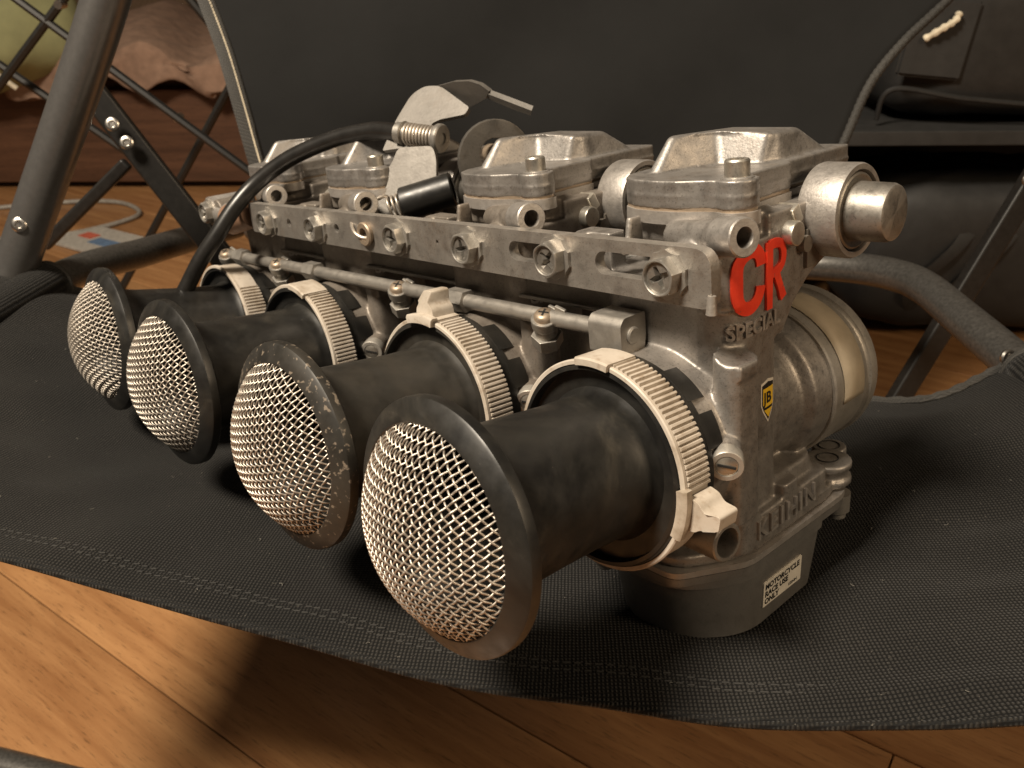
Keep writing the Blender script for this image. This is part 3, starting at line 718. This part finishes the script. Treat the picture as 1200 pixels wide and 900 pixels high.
# race use sticker on the bowl side
q0 = Vector((29.35, -2.5, -51.0)); sx_ = Vector((.012, 1, 0)).normalized(); sz_ = Vector((.056, 0, 1)).normalized(); sn = sx_.cross(sz_)
q0 = Vector((27.95, -2.4, -51.2))
def on_side(bm, lift):
    return xf(bm, Matrix(((sx_.x, sz_.x, sn.x, q0.x+sn.x*lift), (sx_.y, sz_.y, sn.y, q0.y+sn.y*lift), (sx_.z, sz_.z, sn.z, q0.z+sn.z*lift), (0, 0, 0, 1))))
bm = bmesh.new(); prism(bm, rpoly([(0, -9.6), (22, -9.6), (22, 0), (0, 0)], .5), 'z', -.4, .22); sticker = sub('warning_sticker', on_side(bm, 0), M_white, bevel=.05, seg=1)
def print_text(s, size, x, y, bold, m=M_black, name='print', h=.1, spacing=1):
    t = text_bm(s, size, bold, spacing); bmesh.ops.translate(t, vec=(x, y, 0), verts=t.verts)
    g = bmesh.ops.extrude_face_region(t, geom=list(t.faces)); bmesh.ops.translate(t, vec=(0, 0, h), verts=[v for v in g['geom'] if isinstance(v, bmesh.types.BMVert)])
    return sub(name, on_side(t, .2), m, smooth=False)
print_text('MOTORCYCLE', 2.9, .8, -3.1, .12, spacing=1.04)
print_text('RACE USE', 2.9, .8, -5.9, .12, spacing=1.04)
print_text('ONLY', 2.9, .8, -8.7, .12, spacing=1.04)
print_text('KEIHIN', 1.6, 14.6, -8.6, .02)
# raised letters: C and R in red, SPECIAL below, KEIHIN on the base
Un, Vn, Nn = Vector((.42, .906, 0)), Vector((0, 0, 1)), Vector((.906, -.42, 0))
O0 = Nn*23
def stroke(bm, path, w):
    L, Rr = [], []
    P = [Vector((*p, 0)) for p in path]
    for i, p in enumerate(P):
        t = (P[min(i+1, len(P)-1)]-P[max(i-1, 0)]).normalized(); nn = Vector((-t.y, t.x, 0))
        L.append(bm.verts.new(p+nn*w/2)); Rr.append(bm.verts.new(p-nn*w/2))
    for i in range(len(P)-1): bm.faces.new((L[i], L[i+1], Rr[i+1], Rr[i]))
def C_path():
    a = []
    for k in range(9): a.append((10.2 - 0.0 - (1-math.cos(k/8*PI/2))*0, 0))
    return a
cp = [(10.6, 52.6), (10.4, 54.3), (9.4, 56.3), (7.6, 57.4), (5.4, 57.4), (3.0, 56.6), (1.2, 54.9), (.6, 52.5), (.6, 49.5), (.6, 46.5), (1.0, 44.2), (2.4, 42.3), (4.6, 41.4), (6.8, 41.7), (8.8, 43.0), (10.0, 45.0), (10.4, 46.6)]
bm = bmesh.new(); stroke(bm, [tuple(v)[:2] for v in spline([(*c, 0) for c in cp], 3)], 4.0)
sub('raised_letter', project(bm, bvh, O0, Un, Vn, Nn, .7), M_red, sharp=60)
U2, N2 = Vector((.12, .993, 0)), Vector((.993, -.12, 0)); O2 = Vector((24, 4.0, 0))
bm = bmesh.new(); stroke(bm, [(0, 38.6), (0, 48), (0, 58.2)], 3.0)
stroke(bm, [tuple(v)[:2] for v in spline([(0, 57.2, 0), (3, 57.4, 0), (6.2, 56.6, 0), (7.6, 53.8, 0), (6.8, 50.6, 0), (4, 49.2, 0), (0, 48.8, 0)], 3)], 2.7)
stroke(bm, [(3.2, 49.2), (5.4, 45), (7.8, 40.2)], 3.0)
sub('raised_letter', project(bm, bvh, O2, U2, Vn, N2, .9), M_red, sharp=60)
t = text_bm('SPECIAL', 6.1, .16, 1.02); bmesh.ops.translate(t, vec=(-2.6, 33.2, 0), verts=t.verts)
sub('small_lettering', project(t, bvh, O0, Un, Vn, Nn, .95), M_cast, sharp=60)
t = text_bm('KEIHIN', 9.0, .14, 1.25); bmesh.ops.translate(t, vec=(-6.5, -33.2, 0), verts=t.verts)
sub('maker_lettering', project(t, bvh, Vector((28, 0, 0)), Vector((0, 1, 0)), Vn, Vector((1, 0, 0)), .9), M_cast, sharp=60)
# shield sticker
O3, U3, N3 = Vector((24, 4.4, 10)), Vector((.2, .98, 0)), Vector((.98, -.2, 0))
def shield(w, h): return [(-w, h*.80), (0, h*.92), (w, h*.80), (w, -h*.15), (w*.75, -h*.45), (0, -h), (-w*.75, -h*.45), (-w, -h*.15)]
def flatface(pts):
    b = bmesh.new(); b.faces.new([b.verts.new((x, y, 0)) for x, y in pts]); return b
sub('shield_sticker', project(flatface(shield(3.7, 7.4)), bvh, O3, U3, Vn, N3, .15), M_white)
sub('shield_border', project(flatface(shield(3.2, 6.5)), bvh, O3, U3, Vn, N3, .22), M_black)
b = flatface([(-2.8, 4.1), (2.8, 4.1), (2.8, -2.0), (-2.8, -2.0)]); sub('shield_field', project(b, bvh, O3, U3, Vn, N3, .3), M_yellow)
b = flatface([(-2.2, -2.9), (2.2, -2.9), (0, -5.6)]); sub('shield_tip', project(b, bvh, O3, U3, Vn, N3, .3), M_yellow)
t = text_bm('JB', 5.0, .12); bmesh.ops.translate(t, vec=(-2.5, -.7, 0), verts=t.verts); sub('shield_print', project(t, bvh, O3, U3, Vn, N3, .38), M_black)

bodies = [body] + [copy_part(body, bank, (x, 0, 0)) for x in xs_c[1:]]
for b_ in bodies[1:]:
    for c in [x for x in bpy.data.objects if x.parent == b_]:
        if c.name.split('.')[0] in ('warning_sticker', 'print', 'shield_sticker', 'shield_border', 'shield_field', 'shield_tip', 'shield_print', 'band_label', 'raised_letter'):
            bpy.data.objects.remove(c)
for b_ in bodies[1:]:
    b_.material_slots[0].link = 'OBJECT'; b_.material_slots[0].material = M_castdirtyshade

# --- velocity stacks with mesh domes
prof = [(-8.5, 29.4), (-8.5, 30.8), (6.2, 30.8), (7.2, 30.2), (7.4, 29), (4.5, 28.6), (4.2, 23.4), (5.2, 22.8), (7, 21.8), (20, 21.5), (34, 21.9), (48, 22.5), (54, 23.2), (57.5, 25.0), (59.2, 28.0), (60.0, 31.2), (60.4, 33.2), (61.0, 33.9), (62.9, 34), (63.9, 33.8), (64.4, 33.3), (66.6, 28.9), (66.8, 28.2), (66.5, 27.6), (63.5, 26), (60, 24), (52, 20.8), (40, 19.8), (6, 19.4), (-8.5, 19.4)]
bm = bmesh.new(); lathe(bm, prof, (0, 0, 0), (0, -1, 0), 96, loop=True)
for a0, a1 in ((44, 66), (17, 36), (100, 150), (170, 250)):
    rows = []
    for y, rad in ((7, 29.6), (7, 30.9), (14, 30.9), (15, 30.3), (15, 29.6)):
        rows.append([bm.verts.new((rad*math.cos(math.radians(a0+(a1-a0)*i/10)), y, rad*math.sin(math.radians(a0+(a1-a0)*i/10)))) for i in range(11)])
    ring_faces(bm, rows, False)
stack0 = obj('velocity_stack', bm, M_rubber, bank, sharp=32)
# woven mesh dome
Rm, hm = 28.0, 13.2; Rs = (Rm*Rm+hm*hm)/(2*hm); pitch_w = 1.72; wr = .29
def dome_z(q): return math.sqrt(max(Rs*Rs-q, 1)) - (Rs-hm)
bm = bmesh.new()
nw = int(Rm/pitch_w)
for d_ in (0, 1):
    for i in range(-nw, nw+1):
        c = i*pitch_w + random.uniform(-.06, .06); L = math.sqrt(max(Rm*Rm-c*c, 0))
        if L < 2: continue
        ns = max(8, int(2*L/.42)); path = []
        for k in range(ns+1):
            t = -L + 2*L*k/ns
            z = dome_z(c*c+t*t)
            ph = math.cos(PI*t/pitch_w) * (1 if i % 2 == 0 else -1) * (1 if d_ == 0 else -1)
            pt = Vector((c, t, 0)) if d_ == 0 else Vector((t, c, 0))
            nr = Vector((pt.x, pt.y, Rs-hm+z)).normalized()
            pt.z = z; path.append(pt + nr*ph*.31)
        tube(bm, path, wr, 5, False)
# local dome axis +z -> -y
xf(bm, Matrix.Rotation(math.radians(90), 4, 'X'))
screen0 = obj('mesh_screen', bm, M_wire, stack0, loc=(0, -65.8, 0), sharp=180, recalc=False)
dirs = [(1, 7), (3, 7), (4, 7), (1, 11)]
spins = [math.radians(a) for a in (43, 30, 34, 14)]
for k, x in enumerate(xs_c):
    st = stack0 if k == 0 else copy_part(stack0, bank)
    dx, dz = dirs[k]
    st.location = Vector((x, -40, 0))*S
    st.rotation_euler = (-math.atan(dz/64), 0, math.atan(dx/64))
    scn = [c for c in bpy.data.objects if c.parent == st][0]
    scn.rotation_euler = (0, spins[k], 0)
    if k == 1:
        st.data = st.data.copy(); st.data.materials[0] = M_rubber2
        st['label'] = 'black intake stack speckled with pale dust'

# --- beige ratchet clamps
def clamp(ribs, plate_a, lug, spin):
    """angles in degrees from +x; ribs=(a0,a1) ribbed arc, plate_a=(a0,a1) smooth buckle, lug=angle of the pinch lug"""
    bm = bmesh.new(); rows = []; n = 160
    for y, rad in ((-5.6, 30.9), (-5.6, 31.9), (-5.3, 32.3), (-4.4, 32.3), (-4.0, 31.8), (4.9, 31.8), (5.3, 31.6), (5.3, 30.9)):
        rows.append([bm.verts.new((rad*math.cos(2*PI*i/n), y, rad*math.sin(2*PI*i/n))) for i in range(n)])
    rows.append(rows[0]); ring_faces(bm, rows, True, False, False)
    a0, a1 = ribs; st_ = 2.9; na = int((a1-a0)/st_*10)
    rr_rows = [[], [], [], []]
    for i in range(na+1):
        a = a0 + (a1-a0)*i/na; ph = ((a-a0)/st_) % 1
        rad = 31.5 + (1.25 if ph < .5 else (.9 if ph < .62 or ph > .9 else .2))
        ca, sa = math.cos(math.radians(a)), math.sin(math.radians(a))
        for q, (y, r_) in enumerate(((-4.2, 31.5), (-4.2, rad), (5.1, rad), (5.1, 31.5))): rr_rows[q].append(bm.verts.new((r_*ca, y, r_*sa)))
    ring_faces(bm, rr_rows, False)
    bl = obj('hose_clamp', bm, M_clamp, bank, sharp=30)
    # smooth buckle plate
    bm = bmesh.new(); rows = []
    for y, rad in ((-6.8, 30.9), (-6.8, 32.7), (-6.2, 33.2), (5.0, 33.2), (5.4, 32.7), (5.4, 31.0)):
        rows.append([bm.verts.new((rad*math.cos(math.radians(plate_a[0]+(plate_a[1]-plate_a[0])*i/12)), y, rad*math.sin(math.radians(plate_a[0]+(plate_a[1]-plate_a[0])*i/12)))) for i in range(13)])
    rows.append(rows[0]); ring_faces(bm, rows, False)
    bm.faces.new([rw[0] for rw in rows[:-1]]); bm.faces.new([rw[-1] for rw in rows[:-1]][::-1])
    obj('buckle', bm, M_clamp, bl, bevel=.4)
    if lug is not None:
        bm = bmesh.new()
        # solid block with a flared tongue, drawn for angle 90 then turned
        prism(bm, rpoly([(-5.2, 32), (5.2, 32), (4.6, 35.6), (2.9, 37.2), (2.3, 41.6), (-2.3, 41.6), (-2.9, 37.2), (-4.6, 35.6)], 1.0, 3), 'y', -4.4, 5.0)
        for v in bm.verts:
            if v.co.z > 39.5: v.co.y = v.co.y*.85 + 1.2
        xf(bm, Matrix.Rotation(math.radians(90-lug), 4, 'Y')); obj('pinch_lug', bm, M_clamp, bl, bevel=.6, seg=2)
        bm = bmesh.new(); rows = []
        for y, rad in ((-7.4, 30.9), (-7.4, 33.2), (-6.8, 34.0), (-4.6, 34.0), (-4.2, 32)):
            rows.append([bm.verts.new((rad*math.cos(math.radians(lug-13+26*i/10)), y, rad*math.sin(math.radians(lug-13+26*i/10)))) for i in range(11)])
        rows.append(rows[0]); ring_faces(bm, rows, False); bm.faces.new([rw[0] for rw in rows[:-1]]); bm.faces.new([rw[-1] for rw in rows[:-1]][::-1]); obj('lug_flange', bm, M_clamp, bl, bevel=.4)
    return bl
specs = [((3, 80), (79, 101), -8), ((-20, 80), (79, 101), 92), ((-20, 66), (65, 88), None), ((2, 46), (-14, 2), -6)]
for k, (x, sp_) in enumerate(zip(xs_c, specs)):
    c_ = clamp(*sp_, 0); c_.location = Vector((x + dirs[k][0]*.02, -40.6, 0))*S; c_.rotation_euler = (-math.atan(dirs[k][1]/64)*.6, 0, 0)

# --- mounting rail with its bolts
bm = bmesh.new()
ol = rpoly([(-244, 48.4), (28.6, 46.9), (28.6, 63.2), (-244, 62.4)], [2, 3.5, 6, 2], 6)
def slot(x0, x1, z, rad): return [(x0+rad*math.cos(math.radians(a)), z+rad*math.sin(math.radians(a))) for a in range(90, 271, 20)] + [(x1+rad*math.cos(math.radians(a)), z+rad*math.sin(math.radians(a))) for a in range(-90, 91, 20)]
holes = [slot(-8.9, 13, 56.0, 3.4), slot(-47.5, -31, 56.2, 3.1), circle(-161, 55.6, 1.9, 14), circle(-204, 55.2, 1.9, 14), circle(-136.9, 55.6, 2.2, 14), circle(-90, 55.6, .8, 8)]
plate(bm, ol, holes, 'y', -27.6, -23.6)
rail = obj('mounting_rail', bm, M_rail, bank, bevel=.5, seg=2, ang=50)
bm = bmesh.new()   # folded end and lower flange
cyl(bm, (28.4, -27.6, 45.9), (28.6, -27.4, 51), 1.5, 1.1, 12); obj('folded_end', bm, M_rail, rail, bevel=.3)
bm = bmesh.new(); boxm(bm, (-109, -21.2, 49.0), (268, 6, 1.2)); obj('lower_flange', bm, M_rail, rail, bevel=.3)
def rail_bolt(spin):
    bm = bmesh.new()
    # washer with teeth
    n = 20; w0, w1 = [], []
    for i in range(n):
        a = 2*PI*i/n; rad = 7.1 if i % 2 else 6.5
        w0.append(bm.verts.new((rad*math.cos(a), 0, rad*math.sin(a)))); w1.append(bm.verts.new((rad*math.cos(a), -1.1, rad*math.sin(a))))
    ring_faces(bm, [w0, w1])
    hexo = [(5.9*math.cos(PI/3*i+spin), 5.9*math.sin(PI/3*i+spin)) for i in range(6)]
    # hexagon sides bevelled to a round rim, then a dish with a cross recess
    n = 36; rings = []
    def hexr(a):
        a = (a-spin) % (PI/3) - PI/6; return 5.7*math.cos(PI/6)/math.cos(a)
    for y, fn in ((-1.0, lambda a: hexr(a)), (-4.1, lambda a: hexr(a)), (-4.7, lambda a: min(hexr(a), 5.15)), (-4.8, lambda a: 4.7), (-4.6, lambda a: 4.4), (-3.8, lambda a: 4.2)):
        rings.append([bm.verts.new((fn(2*PI*i/n+spin)*math.cos(2*PI*i/n+spin), y, fn(2*PI*i/n+spin)*math.sin(2*PI*i/n+spin))) for i in range(n)])
    ring_faces(bm, rings, True, True, False)
    b2 = bmesh.new()
    cr = []
    for q in range(4):
        a = q*PI/2 + spin*1.7; ca, sa = math.cos(a), math.sin(a)
        for (px, py) in ((.95, -.95), (3.3, -.62), (3.3, .62)): cr.append((px*ca-py*sa, px*sa+py*ca))
    es = []
    def loopv(pts, y):
        L = [b2.verts.new((p[0], y, p[1])) for p in pts]
        return L, [b2.edges.new((L[i], L[(i+1) % len(L)])) for i in range(len(L))]
    L1, e1 = loopv([(4.2*math.cos(2*PI*i/n), 4.2*math.sin(2*PI*i/n)) for i in range(n)], -3.8); L2, e2 = loopv(cr, -3.8)
    bmesh.ops.triangle_fill(b2, edges=e1+e2, use_beauty=True)
    L3 = [b2.verts.new((v.co.x*.6, -1.4, v.co.z*.6)) for v in L2]
    ring_faces(b2, [L2, L3], True, False, True)
    me = bpy.data.meshes.new('t'); b2.to_mesh(me); b2.free(); bm.from_mesh(me); bpy.data.meshes.remove(me)
    bmesh.ops.recalc_face_normals(bm, faces=bm.faces)
    return bm
for i, (x, z, spn) in enumerate(((14.5, 55.2, .25), (-29, 55.8, .5), (-71, 55.5, .1), (-114.1, 55.5, .8), (-176.7, 54.8, .3), (-223.4, 54.5, .65))):
    obj('rail_bolt', rail_bolt(spn), M_zinc, rail, loc=(x, -27.6, z), recalc=False, sharp=30)
obj('rail_bolt', rail_bolt(.5), M_zinc, rail, loc=(-300.5, -24.5, 54.5), recalc=False, sharp=30)
bm = bmesh.new(); lathe(bm, [(0, 4.6), (1.8, 4.9), (2.3, 4.4), (2.3, 2.6), (-2, 2.5)], (-136.9, -27.4, 55.2), (0, -1, 0), 24); obj('brass_eyelet', bm, M_brass, rail)
bm = bmesh.new(); cyl(bm, (-248, -24, 56), (-275, -24, 52), 6.5, 8); obj('rusty_stud', bm, M_rust, rail, bevel=1)
bm = bmesh.new(); cyl(bm, (-300, -24.5, 54.5), (-300, -5, 54.5), 8, 8); cyl(bm, (-275, -20, 52), (-300, -20, 54), 6, 6); obj('end_boss', bm, M_cast, rail, bevel=.8)
# lower grimy bracket
bm = bmesh.new(); plate(bm, rpoly([(-268, 36), (-12, 36.5), (-6, 40), (-6, 47), (-268, 46)], [1, 5, 2, 1, 1], 4), [], 'y', -13.5, -12); obj('lower_bracket', bm, M_darkcast, bank, bevel=.4)
bm = bmesh.new(); boxm(bm, (-140, -11, 36.2), (256, 9, 1.4)); obj('bracket_ledge', bm, M_rod, bank, bevel=.4)

# --- choke rod with clevises
zr_ = lambda x: 34 + (x+10)*.0095
bm = bmesh.new(); cyl(bm, (-296, -23, zr_(-296)), (-8, -23, zr_(-8)), 2.7, seg=20); rod = obj('choke_rod', bm, M_rod, bank)
bm = bmesh.new(); prism(bm, rpoly([(-29.2, 28.5), (-19, 28.5), (-18, 33), (-18, 40), (-27.5, 40), (-29.2, 38)], .8, 2), 'x', -15.5, -2.5); prism(bm, rpoly([(-28.5, 22), (-20, 22), (-20, 29), (-28.5, 29)], .6, 2), 'x', -4.2, -2.6); obj('rod_end_block', bm, M_rod, rod, bevel=.5)
bm = bmesh.new(); lathe(bm, [(-1, 2.7), (.5, 2.7), (.9, 2.2)], (-2.5, -24, 34), (1, 0, 0), 20, True, True); obj('rod_end_pin', bm, M_zinc, rod)
for x in (-87, -198, -275):
    bm = bmesh.new(); prism(bm, [(-23+4.4*math.cos(PI/3*i), zr_(x)+4.4*math.sin(PI/3*i)) for i in range(6)], 'x', x-5, x+5); obj('rod_collar', bm, M_rod, rod, bevel=.5)
def clevis(x):
    d = Vector((.28, -.30, .9)).normalized(); P = Vector((x, -24.5, zr_(x)-1.0))
    cv = bmesh.new(); lathe(cv, [(-5.5, 3.9), (-2.2, 3.9), (-2.0, 4.5), (1.4, 4.6), (1.6, 4.3), (1.6, 3.4)], P, d, 24, True, True)
    x_, y_, z_ = frame_of(d)
    hx = [P - d*5.4 + (x_*math.cos(PI/3*i+.3) + y_*math.sin(PI/3*i+.3))*5.4 for i in range(6)]
    A = [cv.verts.new(v) for v in hx]; B = [cv.verts.new(v-d*4.6) for v in hx]; ring_faces(cv, [A, B])
    lathe(cv, [(-13, 2.2), (-9.8, 2.2)], P, d, 16, True, True)
    rot = Matrix((x_, y_, z_)).transposed()
    s2 = Vector((.75, .55, 0)).normalized()
    for sgn in (-.15, 1):
        q = P + Vector((3.0, 3.4, 1.2)) + Vector((1, -.35, .2)).normalized()*(sgn*4.6-2)
        boxm(cv, q, (1.3, 4.4, 7.5), rot)
    o = obj('clevis', cv, M_zinc, rod, bevel=.45, seg=2, ang=40)
    bm = bmesh.new(); lathe(bm, [(1.2, 3.5), (2.6, 3.4), (3.5, 2.8), (3.9, 1.6), (3.9, 0.01)], P, d, 24, True, False); obj('clevis_screw', bm, M_brass, rod)
    bm = bmesh.new()
    for a in (.4, .4+PI/2): boxm(bm, P+d*3.75, (3.4, .7, .5), rot @ Matrix.Rotation(a, 3, 'Z'))
    obj('screw_cross', bm, M_darkhole, rod, smooth=False)
for x in (-40, -125, -231, -292): clevis(x)

# --- throttle linkage between the second and third carburettor
def slab(name, poly3, thick, m, parent=bank, bevel=.4):
    P = [Vector(p) for p in poly3]; nrm = (P[1]-P[0]).cross(P[2]-P[0]).normalized()
    bm = bmesh.new(); A = [bm.verts.new(p) for p in P]; B = [bm.verts.new(p+nrm*thick) for p in P]; ring_faces(bm, [A, B]); return obj(name, bm, m, parent, bevel=bevel, ang=45)
# plane of the lower plate: spanned by two directions
def plane_pts(O, U, V, pts): return [tuple(Vector(O)+Vector(U)*a+Vector(V)*b) for a, b in pts]
link = slab('throttle_bracket', plane_pts((-163, -12, 58), (.62, .36, 0), (-.05, .42, .9), rpoly([(-10, -2), (-9.5, 6), (-1.1, 10.5), (12.2, 22.0), (14.3, 29), (37, 28.5), (41, 22.8), (44.4, 10), (27.6, -4), (6, -8)], 3, 4)), 2.2, M_plate)
lever = slab('throttle_lever', plane_pts((-170, 14, 86), (.72, .42, .1), (-.12, .62, .8), rpoly([(-6, -4), (-4.5, 10), (0, 22.5), (6.6, 25.4), (16.6, 23.6), (26, 17.5), (40, 8.3), (38.7, 5.2), (24, 5.6), (19.6, 4.4), (24, -6)], [1, 4, 5, 5, 4, 3, 1.5, 1.5, 2, 1.5, 1], 4)), 2.2, M_plate)
slab('finger_tab', [(-165.5, 38, 106.6), (-150.3, 37.1, 108.1), (-139.3, 36.8, 107.8), (-135.9, 39.9, 106), (-132.7, 42, 102.9), (-136, 42.5, 100.0), (-151, 42.4, 95.8)], -2.0, M_plate, lever)
slab('tab_tongue', [(-134.5, 41, 103.4), (-121.6, 42.8, 99), (-112, 45.6, 95.1), (-113.6, 46.2, 93.2), (-122.9, 44.0, 96.4), (-136, 43, 101)], -2.0, M_plate, lever)
# pulley half disc
bm = bmesh.new(); pc = Vector((-136, 42, 74))
plate(bm, [(42+17*math.cos(math.radians(a)), 74+17*math.sin(math.radians(a))) for a in range(0, 360, 12)], [[(42+7*math.cos(math.radians(a)), 76+7*math.sin(math.radians(a))) for a in range(0, 360, 24)]], 'x', -137.5, -134.5)
xf(bm, Matrix.Translation(pc) @ Matrix.Rotation(math.radians(-22), 4, 'Z') @ Matrix.Translation(-pc))
obj('throttle_pulley', bm, M_plate, bank, bevel=.5)
bm = bmesh.new(); cyl(bm, (-128, 43, 76), (-145, 47, 76), 4, seg=16); obj('pulley_pin', bm, M_brass, bank, bevel=.6)
bm = bmesh.new(); cyl(bm, (-262, 38, 61), (0, 38, 61), 4.5, seg=20); obj('throttle_shaft', bm, M_rod, bank)
# return spring in a black sleeve
A, B = Vector((-146, -3, 62)), Vector((-131, 13, 66)); dv = (B-A).normalized()
bm = bmesh.new(); lathe(bm, [(0, 6.3), (.6, 6.9), ((B-A).length, 7.1), ((B-A).length+.6, 6.4), ((B-A).length+.2, 5.2), (2, 5.3), (0, 5.6)], A, dv, 32, loop=True); sl = obj('spring_sleeve', bm, M_rubber, bank)
def coil(name, A, dv, r0, r1, L, turns, wire, m, parent=bank, lead=None):
    x, y, z = frame_of(dv); pts = list(lead or [])
    for i in range(int(turns*16)+1):
        a = 2*PI*i/16; t = i/(turns*16); rad = r0+(r1-r0)*t; pts.append(Vector(A)+z*L*t+(x*math.cos(a)+y*math.sin(a))*rad)
    bm = bmesh.new(); tube(bm, pts, wire, 6); return obj(name, bm, m, parent, sharp=180)
coil('return_spring', A-dv*6, dv, 4.4, 4.8, 14, 7, .62, M_wire)
bm = bmesh.new(); tube(bm, spline([tuple(A-dv*6+Vector((-2, 2, 3))), (-151, -8, 66), (-153, -16, 64), (-151, -25, 60), (-143, -30, 56), (-138, -29, 53.6), (-136.5, -25, 54)], 8), .75, 8); obj('spring_hook', bm, M_wire, bank)
bm = bmesh.new(); lathe(bm, [(0, 4.2), (3, 4.2), (3.6, 3.4)], (-158, -13, 61), (.45, -.85, .2), 6, True, True); obj('bracket_bolt', bm, M_steel, bank, bevel=.4)
# cable with its adjuster
cpath = spline([(-167, 15, 89), (-176, 14.5, 90), (-188, 12, 90.4), (-207, 4, 88), (-228, -9, 81), (-242, -22, 71), (-246, -34, 61), (-249, -44, 50), (-254, -53, 39), (-259, -60, 28), (-261, -64, 22)], 8)
bm = bmesh.new(); tube(bm, cpath, 3.9, 18); cab = obj('throttle_cable', bm, M_blackplastic, bank)
bm = bmesh.new(); e = Vector((-261, -64, 22)); dd = Vector((-.25, -.5, -.85)).normalized()
lathe(bm, [(-2, 4.6), (1, 4.6), (1.2, 3.4), (4, 3.4), (4.2, 4.4), (6, 4.4), (6.2, 2.4), (9, 2.4)], e, dd, 18, True, True); obj('cable_ferrule', bm, M_zinc, cab)
A2, B2 = Vector((-167, 15, 89)), Vector((-145.5, 22.5, 85.2)); d2 = (B2-A2).normalized()
bm = bmesh.new(); lathe(bm, [(-1, 4.6), (2, 4.8), (2.6, 5.4), (3.2, 4.0), (22, 3.6)], A2, d2, 24, True, True); obj('adjuster_barrel', bm, M_zinc, cab)
coil('adjuster_spring', A2+d2*4, d2, 4.4, 4.4, 15.5, 9, .72, M_wire, cab)
bm = bmesh.new(); lathe(bm, [(19.6, 2.5), (19.6, 5.8), (20.2, 6.2), (22, 6.2), (22.6, 5.7), (22.6, 2.5)], A2, d2, 28); obj('adjuster_washer', bm, M_zinc, cab)
